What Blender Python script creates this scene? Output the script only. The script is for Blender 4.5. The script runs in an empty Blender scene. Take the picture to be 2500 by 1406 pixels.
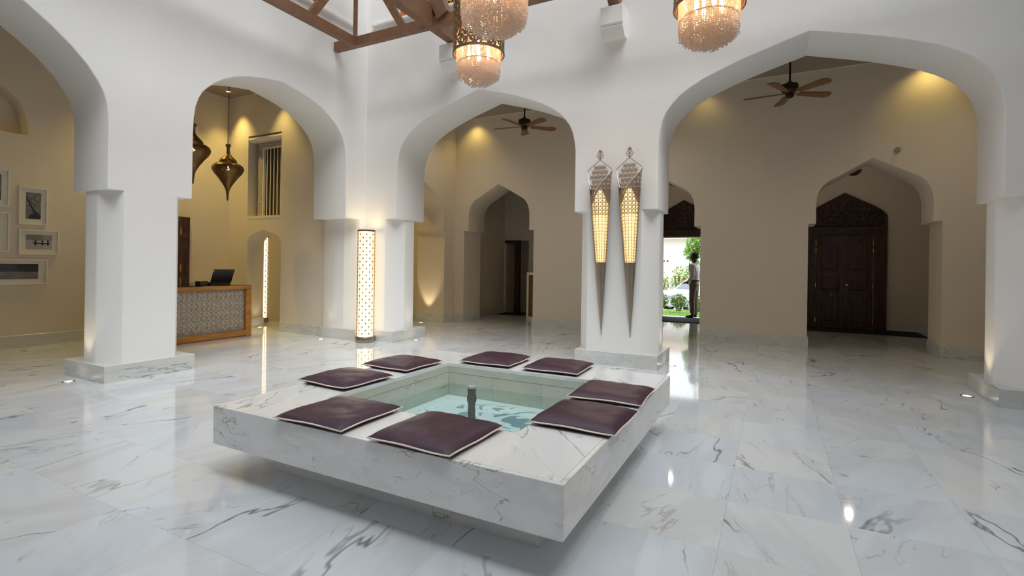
import bpy, bmesh, math, random
from math import pi, sin, cos, radians as rad, sqrt, hypot
from mathutils import Vector, Matrix, noise

random.seed(7)
SC = bpy.context.scene
COL = SC.collection

# ------------------------------------------------------------------ camera
YAW, ROLL, F_PX = -0.478, 0.0144, 1234.2
fwd = Vector((sin(YAW), cos(YAW), 0.0005)).normalized()
rt0 = Vector((cos(YAW), -sin(YAW), 0))
up0 = rt0.cross(fwd)
RT = rt0 * cos(ROLL) + up0 * sin(ROLL)
UP = up0 * cos(ROLL) - rt0 * sin(ROLL)
cam_d = bpy.data.cameras.new('camera')
cam = bpy.data.objects.new('camera', cam_d)
COL.objects.link(cam)
M = Matrix((RT, UP, -fwd)).transposed().to_4x4()
M.translation = Vector((0, 0, 1.4))
cam.matrix_world = M
cam_d.sensor_width = 36.0
cam_d.lens = F_PX * 36.0 / 2500.0
cam_d.shift_x = 0.0
cam_d.shift_y = -(703 - 646.5) / 2500.0
cam_d.clip_start = 0.05
cam_d.clip_end = 300
SC.camera = cam

# ------------------------------------------------------------------ world, exposure
SC.view_settings.view_transform = 'Standard'
SC.view_settings.look = 'None'
SC.view_settings.gamma = 1.0
SC.view_settings.use_curve_mapping = False
SC.view_settings.exposure = 0.5
w = bpy.data.worlds.new('sky')
SC.world = w
w.use_nodes = True
bg = w.node_tree.nodes['Background']
bg.inputs['Color'].default_value = (0.88, 0.95, 1.0, 1)
bg.inputs['Strength'].default_value = 1.6
sun_d = bpy.data.lights.new('hazy_sun', 'SUN')
sun_d.energy = 2.7
sun_d.angle = rad(42)
sun_d.color = (1.0, 0.98, 0.96)
sun = bpy.data.objects.new('hazy_sun', sun_d)
COL.objects.link(sun)
sun.rotation_euler = Vector((-0.5, 0.45, -1.0)).to_track_quat('-Z', 'Y').to_euler()
cy = SC.cycles
cy.use_denoising = True
cy.max_bounces = 10
cy.diffuse_bounces = 6
cy.glossy_bounces = 4
cy.transmission_bounces = 6
cy.transparent_max_bounces = 24
cy.sample_clamp_indirect = 6.0
cy.caustics_reflective = False
cy.caustics_refractive = False
cy.blur_glossy = 0.5

# ------------------------------------------------------------------ mesh helpers
class MB:
    def __init__(s):
        s.v = []; s.f = []
    def add(s, vs, fs):
        o = len(s.v)
        s.v += [tuple(p) for p in vs]
        s.f += [tuple(i + o for i in f) for f in fs]
        return s
    def box(s, a, b):
        x0, y0, z0 = a; x1, y1, z1 = b
        return s.add([(x0,y0,z0),(x1,y0,z0),(x1,y1,z0),(x0,y1,z0),(x0,y0,z1),(x1,y0,z1),(x1,y1,z1),(x0,y1,z1)],
                     [(0,3,2,1),(4,5,6,7),(0,1,5,4),(1,2,6,5),(2,3,7,6),(3,0,4,7)])
    def rbox(s, a, b, r=0.01, ):
        """box with chamfered vertical and horizontal edges"""
        x0, y0, z0 = a; x1, y1, z1 = b
        def ring(i, z):
            return [(x0+i+r,y0+i,z),(x1-i-r,y0+i,z),(x1-i,y0+i+r,z),(x1-i,y1-i-r,z),(x1-i-r,y1-i,z),(x0+i+r,y1-i,z),(x0+i,y1-i-r,z),(x0+i,y0+i+r,z)]
        rings = [ring(r, z0), ring(0, z0+r), ring(0, z1-r), ring(r, z1)]
        return s.loft(rings, True, True, True)
    def loft(s, rings, closed=True, cap0=False, cap1=False):
        n = len(rings[0]); vs = [p for r in rings for p in r]; fs = []
        for k in range(len(rings)-1):
            for i in range(n if closed else n-1):
                j = (i+1) % n
                fs.append((k*n+i, k*n+j, (k+1)*n+j, (k+1)*n+i))
        if cap0: fs.append(tuple(range(n-1, -1, -1)))
        if cap1: fs.append(tuple((len(rings)-1)*n + i for i in range(n)))
        return s.add(vs, fs)
    def prism(s, poly, z0, z1):
        return s.loft([[(x,y,z0) for x,y in poly], [(x,y,z1) for x,y in poly]], True, True, True)
    def lathe(s, prof, c=(0,0,0), n=24, cap=False):
        rings = [[(c[0]+r*cos(2*pi*i/n), c[1]+r*sin(2*pi*i/n), c[2]+z) for i in range(n)] for r, z in prof]
        return s.loft(rings, True, cap, cap)
    def tube(s, path, r, n=8, cap=True, closed=False):
        P = [Vector(p) for p in path]; m = len(P); rings = []
        rr = r if isinstance(r, (list, tuple)) else [r]*m
        prev = None
        for i in range(m):
            if closed: t = P[(i+1) % m] - P[i-1]
            else: t = P[min(i+1, m-1)] - P[max(i-1, 0)]
            t.normalize()
            if prev is None:
                a = Vector((0,0,1)) if abs(t.z) < 0.9 else Vector((1,0,0))
                u = t.cross(a).normalized()
            else:
                u = (prev - t*prev.dot(t)).normalized()
            prev = u; w_ = t.cross(u)
            rings.append([tuple(P[i] + (u*cos(2*pi*k/n) + w_*sin(2*pi*k/n))*rr[i]) for k in range(n)])
        if closed: rings.append(rings[0]); return s.loft(rings, True)
        return s.loft(rings, True, cap, cap)
    def bar(s, a, b, wx, wz, side=None):
        """rectangular bar from a to b; wx across, wz along the up-ish direction"""
        a = Vector(a); b = Vector(b); t = (b-a).normalized()
        upv = Vector((0,0,1)) if abs(t.z) < 0.95 else Vector((0,1,0))
        u = t.cross(upv).normalized() if side is None else Vector(side)
        v = u.cross(t).normalized()
        def q(p): return [tuple(p+u*wx/2*i+v*wz/2*j) for i, j in ((-1,-1),(1,-1),(1,1),(-1,1))]
        return s.loft([q(a), q(b)], True, True, True)
    def grid(s, fn, nu, nv, closed_u=False):
        vs = [fn(i/nu, j/nv) for j in range(nv+1) for i in range(nu+(0 if closed_u else 1))]
        n = nu if closed_u else nu+1; fs = []
        for j in range(nv):
            for i in range(nu):
                k = (i+1) % n
                fs.append((j*n+i, j*n+k, (j+1)*n+k, (j+1)*n+i))
        return s.add(vs, fs)
    def ribbon(s, pts, wd, th, fmap, closed=False):
        """flat strip that follows the 2-D polyline pts, laid on a surface by fmap(s,t,h)"""
        n = len(pts); rings = []
        for i in range(n):
            p0 = pts[i-1] if (i > 0 or closed) else pts[i]
            p1 = pts[(i+1) % n] if (i < n-1 or closed) else pts[i]
            dx, dy = p1[0]-p0[0], p1[1]-p0[1]; l = hypot(dx, dy) or 1
            nx, ny = -dy/l*wd/2, dx/l*wd/2
            x, y = pts[i]
            rings.append([fmap(x+nx, y+ny, 0), fmap(x-nx, y-ny, 0), fmap(x-nx, y-ny, th), fmap(x+nx, y+ny, th)])
        if closed: rings.append(rings[0]); return s.loft(rings, True)
        return s.loft(rings, True, True, True)
    def shift(s, d):
        s.v = [(x+d[0], y+d[1], z+d[2]) for x, y, z in s.v]; return s
    def xf(s, m):
        s.v = [tuple(m @ Vector(p)) for p in s.v]; return s

ORG = {}
def setp(o, label=None, cat=None, group=None, kind=None):
    if label: o['label'] = label
    if cat: o['category'] = cat
    if group: o['group'] = group
    if kind: o['kind'] = kind
    return o
def obj(name, mb, mat, parent=None, smooth=False, label=None, cat=None, group=None, kind=None, origin=None, ang=35):
    me = bpy.data.meshes.new(name)
    if parent is not None:
        org = ORG[parent.name]
    elif origin is not None:
        org = Vector(origin)
    else:
        xs = [p[0] for p in mb.v]; ys = [p[1] for p in mb.v]; zs = [p[2] for p in mb.v]
        org = Vector(((min(xs)+max(xs))/2, (min(ys)+max(ys))/2, min(zs)))
    me.from_pydata([(x-org.x, y-org.y, z-org.z) for x, y, z in mb.v], [], mb.f)
    me.update()
    bm = bmesh.new(); bm.from_mesh(me)
    bmesh.ops.recalc_face_normals(bm, faces=bm.faces)
    bm.to_mesh(me); bm.free()
    if smooth:
        me.polygons.foreach_set('use_smooth', [True]*len(me.polygons))
        me.set_sharp_from_angle(angle=rad(ang))
    if mat: me.materials.append(mat)
    o = bpy.data.objects.new(name, me); COL.objects.link(o)
    if parent is not None:
        o.parent = parent
    else:
        o.location = org
    ORG[o.name] = org
    return setp(o, label, cat, group, kind)
def thing(name, label, cat, loc=(0,0,0), group=None, kind=None):
    o = bpy.data.objects.new(name, None); COL.objects.link(o)
    o.location = loc; ORG[o.name] = Vector(loc)
    o.empty_display_size = 0.1
    return setp(o, label, cat, group, kind)
def struct(name, mb, mat, parent=None, smooth=False, **k):
    return obj(name, mb, mat, parent, smooth, kind=None if parent else 'structure', **k)
def dup(root, loc, label, rotz=0.0, scale=None):
    r = root.copy(); COL.objects.link(r); r.location = loc; r.rotation_euler = (0, 0, rotz)
    if scale: r.scale = scale
    r['label'] = label
    for ch in list(root.children):
        c = ch.copy(); COL.objects.link(c); c.parent = r
        for g in list(ch.children):
            d = g.copy(); COL.objects.link(d); d.parent = c
    return r
def lamp(name, kind, loc, energy, color, parent=None, **k):
    d = bpy.data.lights.new(name, kind); d.energy = energy; d.color = color
    for a, b in k.items(): setattr(d, a, b)
    o = bpy.data.objects.new(name, d); COL.objects.link(o)
    if parent is not None:
        o.parent = parent; o.location = Vector(loc) - ORG[parent.name]
    else: o.location = loc
    return o

# ------------------------------------------------------------------ materials
def mat_new(name):
    m = bpy.data.materials.new(name); m.use_nodes = True
    nt = m.node_tree; b = nt.nodes['Principled BSDF']
    return m, nt, b
def N(nt, t, **k):
    n = nt.nodes.new(t)
    for a, b in k.items(): setattr(n, a, b)
    return n
def plain(name, col, rough=0.5, metal=0.0, spec=0.5, var=0.0, vscale=6.0, bump=0.0, bscale=40.0, coat=0.0, emit=None, estr=0.0):
    m, nt, b = mat_new(name)
    b.inputs['Base Color'].default_value = (*col, 1)
    b.inputs['Roughness'].default_value = rough
    b.inputs['Metallic'].default_value = metal
    b.inputs['Specular IOR Level'].default_value = spec
    b.inputs['Coat Weight'].default_value = coat
    tc = N(nt, 'ShaderNodeNewGeometry')
    if var > 0:
        no = N(nt, 'ShaderNodeTexNoise'); no.inputs['Scale'].default_value = vscale; no.inputs['Detail'].default_value = 4
        nt.links.new(tc.outputs['Position'], no.inputs['Vector'])
        mx = N(nt, 'ShaderNodeMix', data_type='RGBA')
        mx.inputs[6].default_value = (*[c*(1-var) for c in col], 1); mx.inputs[7].default_value = (*[min(1, c*(1+var)) for c in col], 1)
        nt.links.new(no.outputs['Fac'], mx.inputs[0]); nt.links.new(mx.outputs[2], b.inputs['Base Color'])
    if bump > 0:
        n2 = N(nt, 'ShaderNodeTexNoise'); n2.inputs['Scale'].default_value = bscale; n2.inputs['Detail'].default_value = 3
        nt.links.new(tc.outputs['Position'], n2.inputs['Vector'])
        bp = N(nt, 'ShaderNodeBump'); bp.inputs['Strength'].default_value = bump; bp.inputs['Distance'].default_value = 0.02
        nt.links.new(n2.outputs['Fac'], bp.inputs['Height']); nt.links.new(bp.outputs['Normal'], b.inputs['Normal'])
    if emit:
        b.inputs['Emission Color'].default_value = (*emit, 1); b.inputs['Emission Strength'].default_value = estr
    return m
def marble(name, base, rand='OBJ', rough=0.07, vein=1.0, vscale=1.0, tint=0.05, rot=0.7):
    m, nt, b = mat_new(name); L = nt.links.new
    geo = N(nt, 'ShaderNodeNewGeometry')
    if rand == 'OBJ':
        r = N(nt, 'ShaderNodeObjectInfo').outputs['Random']
    else:
        r = geo.outputs['Random Per Island']
    # pick a position in the quarry block and a vein direction for each slab
    wn = N(nt, 'ShaderNodeTexWhiteNoise', noise_dimensions='1D'); L(r, wn.inputs['W'])
    off = N(nt, 'ShaderNodeVectorMath', operation='SCALE'); L(wn.outputs['Color'], off.inputs[0]); off.inputs['Scale'].default_value = 60.0
    an = N(nt, 'ShaderNodeMapRange'); L(r, an.inputs['Value']); an.inputs['To Min'].default_value = -rot; an.inputs['To Max'].default_value = rot
    vr = N(nt, 'ShaderNodeVectorRotate', rotation_type='Z_AXIS'); L(geo.outputs['Position'], vr.inputs['Vector']); L(an.outputs['Result'], vr.inputs['Angle'])
    ad = N(nt, 'ShaderNodeVectorMath', operation='ADD'); L(vr.outputs['Vector'], ad.inputs[0]); L(off.outputs['Vector'], ad.inputs[1])
    mp = N(nt, 'ShaderNodeMapping'); L(ad.outputs['Vector'], mp.inputs['Vector']); mp.inputs['Scale'].default_value = (1.0*vscale, 0.25*vscale, 2.3*vscale)
    def ns(scale, detail, rough_=0.55, src=None, dist=0.0):
        n = N(nt, 'ShaderNodeTexNoise'); n.inputs['Scale'].default_value = scale; n.inputs['Detail'].default_value = detail
        n.inputs['Roughness'].default_value = rough_; n.inputs['Distortion'].default_value = dist
        L((src or mp).outputs['Vector'], n.inputs['Vector']); return n.outputs['Fac']
    def ridge(f, w_):
        s_ = N(nt, 'ShaderNodeMath', operation='SUBTRACT'); L(f, s_.inputs[0]); s_.inputs[1].default_value = 0.5
        a_ = N(nt, 'ShaderNodeMath', operation='ABSOLUTE'); L(s_.outputs[0], a_.inputs[0])
        m_ = N(nt, 'ShaderNodeMapRange', interpolation_type='SMOOTHSTEP'); L(a_.outputs[0], m_.inputs['Value'])
        m_.inputs['From Min'].default_value = 0; m_.inputs['From Max'].default_value = w_; m_.inputs['To Min'].default_value = 1; m_.inputs['To Max'].default_value = 0
        return m_.outputs['Result']
    def rng(f, a, b_, c=0., d=1.):
        m_ = N(nt, 'ShaderNodeMapRange', interpolation_type='SMOOTHSTEP'); L(f, m_.inputs['Value'])
        for k, v in zip(('From Min','From Max','To Min','To Max'), (a, b_, c, d)): m_.inputs[k].default_value = v
        return m_.outputs['Result']
    def mul(a, b_):
        m_ = N(nt, 'ShaderNodeMath', operation='MULTIPLY'); L(a, m_.inputs[0])
        if isinstance(b_, (int, float)): m_.inputs[1].default_value = b_
        else: L(b_, m_.inputs[1])
        return m_.outputs[0]
    v1 = mul(mul(ridge(ns(1.25, 5, 0.52, dist=0.12), 0.008), rng(ns(1.7, 2), 0.47, 0.60)), 0.72*vein)
    v2 = mul(mul(ridge(ns(2.6, 5, 0.55, dist=0.2), 0.010), rng(ns(2.1, 2), 0.50, 0.64)), 0.40*vein)
    v3 = mul(mul(ridge(ns(6.5, 3, 0.5, dist=0.3), 0.016), rng(ns(4.5, 2), 0.58, 0.68)), 0.5*vein)
    soft = mul(ridge(ns(1.1, 5, 0.6), 0.09), 0.22*vein)
    cloud = rng(ns(1.4, 4), 0.45, 0.75, 0, 0.20)
    tone = N(nt, 'ShaderNodeMix', data_type='RGBA')
    tone.inputs[6].default_value = (base[0]*(1-tint), base[1]*(1-tint*0.45), base[2], 1)
    tone.inputs[7].default_value = (base[0], base[1]*(1-tint*0.35), base[2]*(1-tint*1.5), 1)
    L(wn.outputs['Value'], tone.inputs[0])
    col = tone.outputs[2]
    for fac, c in ((cloud, (base[0]*0.72, base[1]*0.76, base[2]*0.80)), (soft, (base[0]*0.60, base[1]*0.60, base[2]*0.60)),
                   (v3, (0.22, 0.20, 0.18)), (v2, (0.27, 0.24, 0.20)), (v1, (0.10, 0.10, 0.10))):
        mx = N(nt, 'ShaderNodeMix', data_type='RGBA'); L(fac, mx.inputs[0]); L(col, mx.inputs[6]); mx.inputs[7].default_value = (*c, 1)
        col = mx.outputs[2]
    L(col, b.inputs['Base Color'])
    b.inputs['Roughness'].default_value = rough
    return m
def plaster(name, col, bump=0.25):
    m, nt, b = mat_new(name); L = nt.links.new
    geo = N(nt, 'ShaderNodeNewGeometry')
    n1 = N(nt, 'ShaderNodeTexNoise'); n1.inputs['Scale'].default_value = 1.3; n1.inputs['Detail'].default_value = 3
    n2 = N(nt, 'ShaderNodeTexNoise'); n2.inputs['Scale'].default_value = 7; n2.inputs['Detail'].default_value = 5
    for n in (n1, n2): L(geo.outputs['Position'], n.inputs['Vector'])
    mx = N(nt, 'ShaderNodeMix', data_type='RGBA'); L(n1.outputs['Fac'], mx.inputs[0])
    mx.inputs[6].default_value = (*[c*0.97 for c in col], 1); mx.inputs[7].default_value = (*[min(1, c*1.03) for c in col], 1)
    L(mx.outputs[2], b.inputs['Base Color'])
    b1 = N(nt, 'ShaderNodeBump'); b1.inputs['Strength'].default_value = bump; b1.inputs['Distance'].default_value = 0.06; L(n1.outputs['Fac'], b1.inputs['Height'])
    b2 = N(nt, 'ShaderNodeBump'); b2.inputs['Strength'].default_value = bump*0.4; b2.inputs['Distance'].default_value = 0.01; L(n2.outputs['Fac'], b2.inputs['Height'])
    L(b1.outputs['Normal'], b2.inputs['Normal']); L(b2.outputs['Normal'], b.inputs['Normal'])
    b.inputs['Roughness'].default_value = 0.85
    b.inputs['Specular IOR Level'].default_value = 0.25
    return m
def wood(name, c0, c1, rough=0.45, scale=(1, 14, 14), axis_obj=True, bump=0.1):
    m, nt, b = mat_new(name); L = nt.links.new
    geo = N(nt, 'ShaderNodeNewGeometry')
    mp = N(nt, 'ShaderNodeMapping'); mp.inputs['Scale'].default_value = scale; L(geo.outputs['Position'], mp.inputs['Vector'])
    n = N(nt, 'ShaderNodeTexNoise'); n.inputs['Scale'].default_value = 2.2; n.inputs['Detail'].default_value = 6; n.inputs['Distortion'].default_value = 0.6
    L(mp.outputs['Vector'], n.inputs['Vector'])
    r = N(nt, 'ShaderNodeMapRange'); L(n.outputs['Fac'], r.inputs['Value']); r.inputs['From Min'].default_value = 0.3; r.inputs['From Max'].default_value = 0.7
    mx = N(nt, 'ShaderNodeMix', data_type='RGBA'); L(r.outputs['Result'], mx.inputs[0]); mx.inputs[6].default_value = (*c0, 1); mx.inputs[7].default_value = (*c1, 1)
    L(mx.outputs[2], b.inputs['Base Color'])
    if bump:
        bp = N(nt, 'ShaderNodeBump'); bp.inputs['Strength'].default_value = bump; bp.inputs['Distance'].default_value = 0.01
        L(n.outputs['Fac'], bp.inputs['Height']); L(bp.outputs['Normal'], b.inputs['Normal'])
    b.inputs['Roughness'].default_value = rough
    return m
def carved(name, c0, c1, scale=14, metal=0.0, rough=0.5, dist=0.03):
    """low relief of curling leaves and stems"""
    m, nt, b = mat_new(name); L = nt.links.new
    geo = N(nt, 'ShaderNodeNewGeometry')
    n = N(nt, 'ShaderNodeTexNoise'); n.inputs['Scale'].default_value = scale*0.45; n.inputs['Detail'].default_value = 1
    L(geo.outputs['Position'], n.inputs['Vector'])
    ad = N(nt, 'ShaderNodeMix', data_type='VECTOR'); ad.inputs[0].default_value = 0.16
    L(geo.outputs['Position'], ad.inputs[4]); L(n.outputs['Color'], ad.inputs[5])
    vo = N(nt, 'ShaderNodeTexVoronoi', feature='DISTANCE_TO_EDGE'); vo.inputs['Scale'].default_value = scale
    L(ad.outputs[1], vo.inputs['Vector'])
    r = N(nt, 'ShaderNodeMapRange', interpolation_type='SMOOTHSTEP'); L(vo.outputs['Distance'], r.inputs['Value']); r.inputs['From Min'].default_value = 0.03; r.inputs['From Max'].default_value = 0.22
    mx = N(nt, 'ShaderNodeMix', data_type='RGBA'); L(r.outputs['Result'], mx.inputs[0]); mx.inputs[6].default_value = (*c1, 1); mx.inputs[7].default_value = (*c0, 1)
    L(mx.outputs[2], b.inputs['Base Color'])
    bp = N(nt, 'ShaderNodeBump', invert=True); bp.inputs['Strength'].default_value = 0.9; bp.inputs['Distance'].default_value = dist
    L(r.outputs['Result'], bp.inputs['Height']); L(bp.outputs['Normal'], b.inputs['Normal'])
    b.inputs['Metallic'].default_value = metal; b.inputs['Roughness'].default_value = rough
    return m
def emitter(name, col, strength, base=(0.8, 0.8, 0.8)):
    return plain(name, base, 0.6, emit=col, estr=strength)

WHITE = plaster('white_lime_plaster', (0.86, 0.855, 0.84))
CREAM = plaster('cream_lime_plaster', (0.73, 0.655, 0.55))
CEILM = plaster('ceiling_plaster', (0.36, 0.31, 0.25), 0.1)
TILE = marble('floor_marble', (0.715, 0.74, 0.775), 'OBJ', 0.06, vein=1.1)
TILE_J = marble('floor_marble_joined', (0.715, 0.74, 0.775), 'ISLAND', 0.06, vein=1.1)
STONE = marble('bench_marble', (0.84, 0.83, 0.82), 'OBJ', 0.16, vein=0.8, vscale=1.6, tint=0.03)
PLINTH = marble('plinth_marble', (0.66, 0.67, 0.655), 'OBJ', 0.28, vein=0.8, vscale=1.4, tint=0.03)
POOLM = marble('pool_marble', (0.60, 0.585, 0.50), 'OBJ', 0.25, vein=0.8, vscale=2.2, tint=0.04)
GROUT = plain('grout', (0.62, 0.62, 0.61), 0.9)
BRONZE = plain('dark_bronze', (0.20, 0.135, 0.085), 0.38, 0.85, var=0.25, vscale=30)
GILT = plain('antique_gilt_bronze', (0.17, 0.105, 0.055), 0.38, 0.7, var=0.25, vscale=25)
NICKEL = plain('brushed_bronze_nickel', (0.42, 0.36, 0.29), 0.30, 0.95, var=0.08, vscale=12)
SILVERB = plain('pale_bronze_fretwork', (0.33, 0.25, 0.18), 0.42, 0.6, var=0.25, vscale=18)
RIMM = plain('pale_rim_metal', (0.75, 0.70, 0.66), 0.35, 0.6)
BRASS = plain('polished_brass', (0.85, 0.62, 0.22), 0.25, 0.9)
BEAM = wood('roof_timber', (0.17, 0.082, 0.042), (0.24, 0.120, 0.062), 0.5, (3, 3, 3))
DARKW = wood('dark_carved_teak', (0.030, 0.012, 0.009), (0.095, 0.038, 0.027), 0.38, (9, 9, 1.2))
TYMPM = carved('carved_dark_teak', (0.014, 0.006, 0.005), (0.080, 0.042, 0.028), 16)
DESKW = wood('oiled_teak', (0.32, 0.125, 0.018), (0.50, 0.22, 0.045), 0.32, (8, 1.0, 8))
DESKP = carved('embossed_pewter', (0.27, 0.225, 0.185), (0.46, 0.41, 0.35), 38, 0.3, 0.42, 0.008)
ORANGEW = wood('orange_shutter_wood', (0.42, 0.12, 0.035), (0.58, 0.19, 0.06), 0.5, (10, 10, 1))
OCHREW = plain('ochre_fretwork', (0.62, 0.38, 0.10), 0.5, var=0.2)
BLACK = plain('black_plastic', (0.012, 0.012, 0.013), 0.35)
DARKGLASS = plain('dark_glass_top', (0.02, 0.022, 0.02), 0.05)
CHARMAT = plain('charcoal_doormat', (0.018, 0.018, 0.026), 0.9, bump=0.4, bscale=200)
GOLDSOCK = plain('beige_socket_plate', (0.60, 0.45, 0.26), 0.4)
WHITEP = plain('white_paint', (0.78, 0.74, 0.68), 0.45)
MATB = plain('ivory_mount_board', (0.74, 0.70, 0.62), 0.8)

# ------------------------------------------------------------------ arches and walls
BIG = [(0,2.2),(0,2.55),(0,3.12),(0.012,3.27),(0.03,3.40),(0.06,3.51),(0.10,3.60),(0.15,3.69),(0.22,3.78),(0.32,3.875),(0.44,3.96),(0.58,4.05),(0.72,4.125),(0.86,4.195),(1,4.265)]
MID = [(0,2.2),(0,2.55),(0,3.05),(0.008,3.25),(0.022,3.40),(0.05,3.52),(0.09,3.62),(0.14,3.70),(0.21,3.785),(0.31,3.88),(0.43,3.965),(0.58,4.035),(0.74,4.085),(0.88,4.115),(1,4.14)]
WIDE = [(0,2.2),(0,2.5),(0,3.0),(0.012,3.17),(0.035,3.29),(0.07,3.39),(0.13,3.53),(0.22,3.68),(0.325,3.82),(0.46,3.97),(0.62,4.09),(0.8,4.19),(1,4.28)]
SMALL = [(0,2.22),(0,2.56),(0.012,2.66),(0.045,2.765),(0.11,2.86),(0.2,2.94),(0.4,3.03),(0.6,3.125),(0.8,3.215),(1,3.306)]
def profile(uL, uR, tab, zoff=0.0):
    c, h = (uL+uR)/2, (uR-uL)/2
    left = [(uL + t*h, z+zoff) for t, z in tab]
    right = [(uR - t*h, z+zoff) for t, z in tab[:-1]][::-1]
    return left + right
def arcade(mb, axis, face, back, u0, u1, z0, ztop, arches, b=0.013):
    s = 1 if back > face else -1
    P = (lambda u, d, z: (u, d, z)) if axis == 'x' else (lambda u, d, z: (d, u, z))
    def quad(*q): mb.add(q, [(0,1,2,3)])
    edges = [u0]
    for pts in arches:
        n = len(pts); nor = []
        for i in range(n):
            a = pts[max(i-1,0)]; c = pts[min(i+1,n-1)]
            du, dz = c[0]-a[0], c[1]-a[1]; l = hypot(du, dz)
            nor.append((-dz/l, du/l))
        nor[0] = (-1, 0); nor[-1] = (1, 0)
        outs = {}
        for key, dd, o in (('f', face, b), ('f2', face+s*b*0.3, b*0.3), ('f3', face+s*b, 0), ('b3', back-s*b, 0), ('b2', back-s*b*0.3, b*0.3), ('b', back, b)):
            outs[key] = [(p[0]+nn[0]*o, dd, p[1]+nn[1]*o) for p, nn in zip(pts, nor)]
            outs[key][0] = (outs[key][0][0], dd, z0); outs[key][-1] = (outs[key][-1][0], dd, z0)
        ks = ['f','f2','f3','b3','b2','b']
        mb.loft([[P(*q) for q in outs[k]] for k in ks], False)
        for k in ('f', 'b'):
            o = outs[k]
            for i in range(n-1):
                if abs(o[i+1][0]-o[i][0]) > 1e-5:
                    quad(P(*o[i]), P(*o[i+1]), P(o[i+1][0], o[i+1][1], ztop), P(o[i][0], o[i][1], ztop))
        edges += [pts[0][0], pts[-1][0]]
    edges.append(u1)
    for k in range(0, len(edges), 2):
        a, c = edges[k], edges[k+1]
        ba = b if k > 0 else 0; bc = b if k+2 < len(edges) else 0
        for d in (face, back):
            quad(P(a+ba,d,z0), P(c-bc,d,z0), P(c-bc,d,ztop), P(a+ba,d,ztop))
        if z0 > 0.01:
            poly = [(a+ba,face),(c-bc,face)] + ([(c-bc*0.3,face+s*b*0.3),(c,face+s*b),(c,back-s*b),(c-bc*0.3,back-s*b*0.3)] if bc else []) + \
                   [(c-bc,back),(a+ba,back)] + ([(a+ba*0.3,back-s*b*0.3),(a,back-s*b),(a,face+s*b),(a+ba*0.3,face+s*b*0.3)] if ba else [])
            mb.add([P(u,d,z0) for u, d in poly], [tuple(range(len(poly)))])
    quad(P(u0,face,ztop), P(u1,face,ztop), P(u1,back,ztop), P(u0,back,ztop))
    for u in (u0, u1):
        quad(P(u,face,z0), P(u,back,z0), P(u,back,ztop), P(u,face,ztop))
    return mb
def soft_poly(poly, r=0.015, k=2):
    """round the corners of a plan outline a little"""
    out = []; n = len(poly)
    for i in range(n):
        p = Vector(poly[i]); a = Vector(poly[i-1]); c = Vector(poly[(i+1) % n])
        da = (a-p); dc = (c-p); rr = min(r, da.length/3, dc.length/3)
        p0 = p + da.normalized()*rr; p1 = p + dc.normalized()*rr
        for t in range(k+1):
            t /= k
            out.append(tuple((1-t)**2*p0 + 2*t*(1-t)*p + t*t*p1))
    return out
def upper(mb, axis, face, back, u0, u1, z0, z1, holes):
    """wall band with rectangular openings (ua, ub, za, zb)"""
    P = (lambda u, d, z: (u, d, z)) if axis == 'x' else (lambda u, d, z: (d, u, z))
    lo, hi = min(face, back), max(face, back)
    def bx(a, c, za, zb):
        p, q = P(a, lo, za), P(c, hi, zb); mb.box(p, q)
    u = u0
    for ua, ub, za, zb in holes:
        bx(u, ua, z0, z1); bx(ua, ub, z0, za); bx(ua, ub, zb, z1); u = ub
    bx(u, u1, z0, z1)
    return mb

ZC, ZT = 2.2, 5.35
A1 = profile(-0.24, 2.964, WIDE); A2 = profile(3.905, 6.54, MID)
A3 = profile(-5.97, -2.62, BIG, -0.02); A4 = profile(-1.42, 2.115, BIG)
lw = MB(); arcade(lw, 'y', -6.7, -7.5, -1.35, 7.83, ZC, ZT, [A1, A2])
upper(lw, 'y', -6.7, -7.1, -1.35, 7.43, ZT, 7.6, [(0.9, 2.5, 5.612, 7.0), (4.3, 5.98, 5.612, 7.0)])
lw.prism(soft_poly([(-6.7,3.13),(-6.7,3.72),(-6.97,3.885),(-7.23,3.885),(-7.5,3.72),(-7.5,3.13),(-7.23,2.985),(-6.97,2.985)]), 0, ZC)
lw.prism(soft_poly([(-7.55,6.84),(-7.22,6.79),(-6.98,6.79),(-6.7,6.90),(-6.7,7.03),(-6.22,7.03),(-5.99,7.30),(-5.99,7.56),(-6.22,7.83),(-7.5,7.83)]), 0, ZC)
lw.box((-7.5,-1.35,0), (-6.7,-0.45,ZC))
struct('wall_left', lw, WHITE, smooth=True, ang=28)
bw = MB(); arcade(bw, 'x', 7.03, 7.83, -6.7, 2.75, ZC, ZT, [A3, A4])
upper(bw, 'x', 7.03, 7.43, -6.7, 2.75, ZT, 7.6, [(-5.97, -4.3, 5.752, 7.0)])
bw.prism(soft_poly([(-2.41,7.03),(-1.63,7.03),(-1.435,7.30),(-1.435,7.56),(-1.63,7.83),(-2.41,7.83),(-2.59,7.56),(-2.59,7.30)]), 0, ZC)
bw.prism(soft_poly([(2.36,7.03),(2.75,7.03),(2.75,7.83),(2.36,7.83),(2.135,7.58),(2.135,7.30)]), 0, ZC)
struct('wall_back', bw, WHITE, smooth=True, ang=28)
rw = MB(); arcade(rw, 'y', 2.75, 3.55, -1.35, 7.83, ZC, ZT, [A1, A2])
upper(rw, 'y', 2.75, 3.15, -1.35, 7.43, ZT, 7.6, [])
rw.prism([(2.75,3.13),(2.75,3.72),(3.02,3.885),(3.28,3.885),(3.55,3.72),(3.55,3.13),(3.28,2.985),(3.02,2.985)], 0, ZC)
rw.box((2.75,6.75,0), (3.55,7.83,ZC)).box((2.75,-1.35,0), (3.55,-0.45,ZC))
struct('wall_right', rw, WHITE, smooth=True, ang=28)
fw_ = MB(); arcade(fw_, 'x', -0.55, -1.35, -6.7, 2.75, ZC, ZT, [A3, A4])
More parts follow.
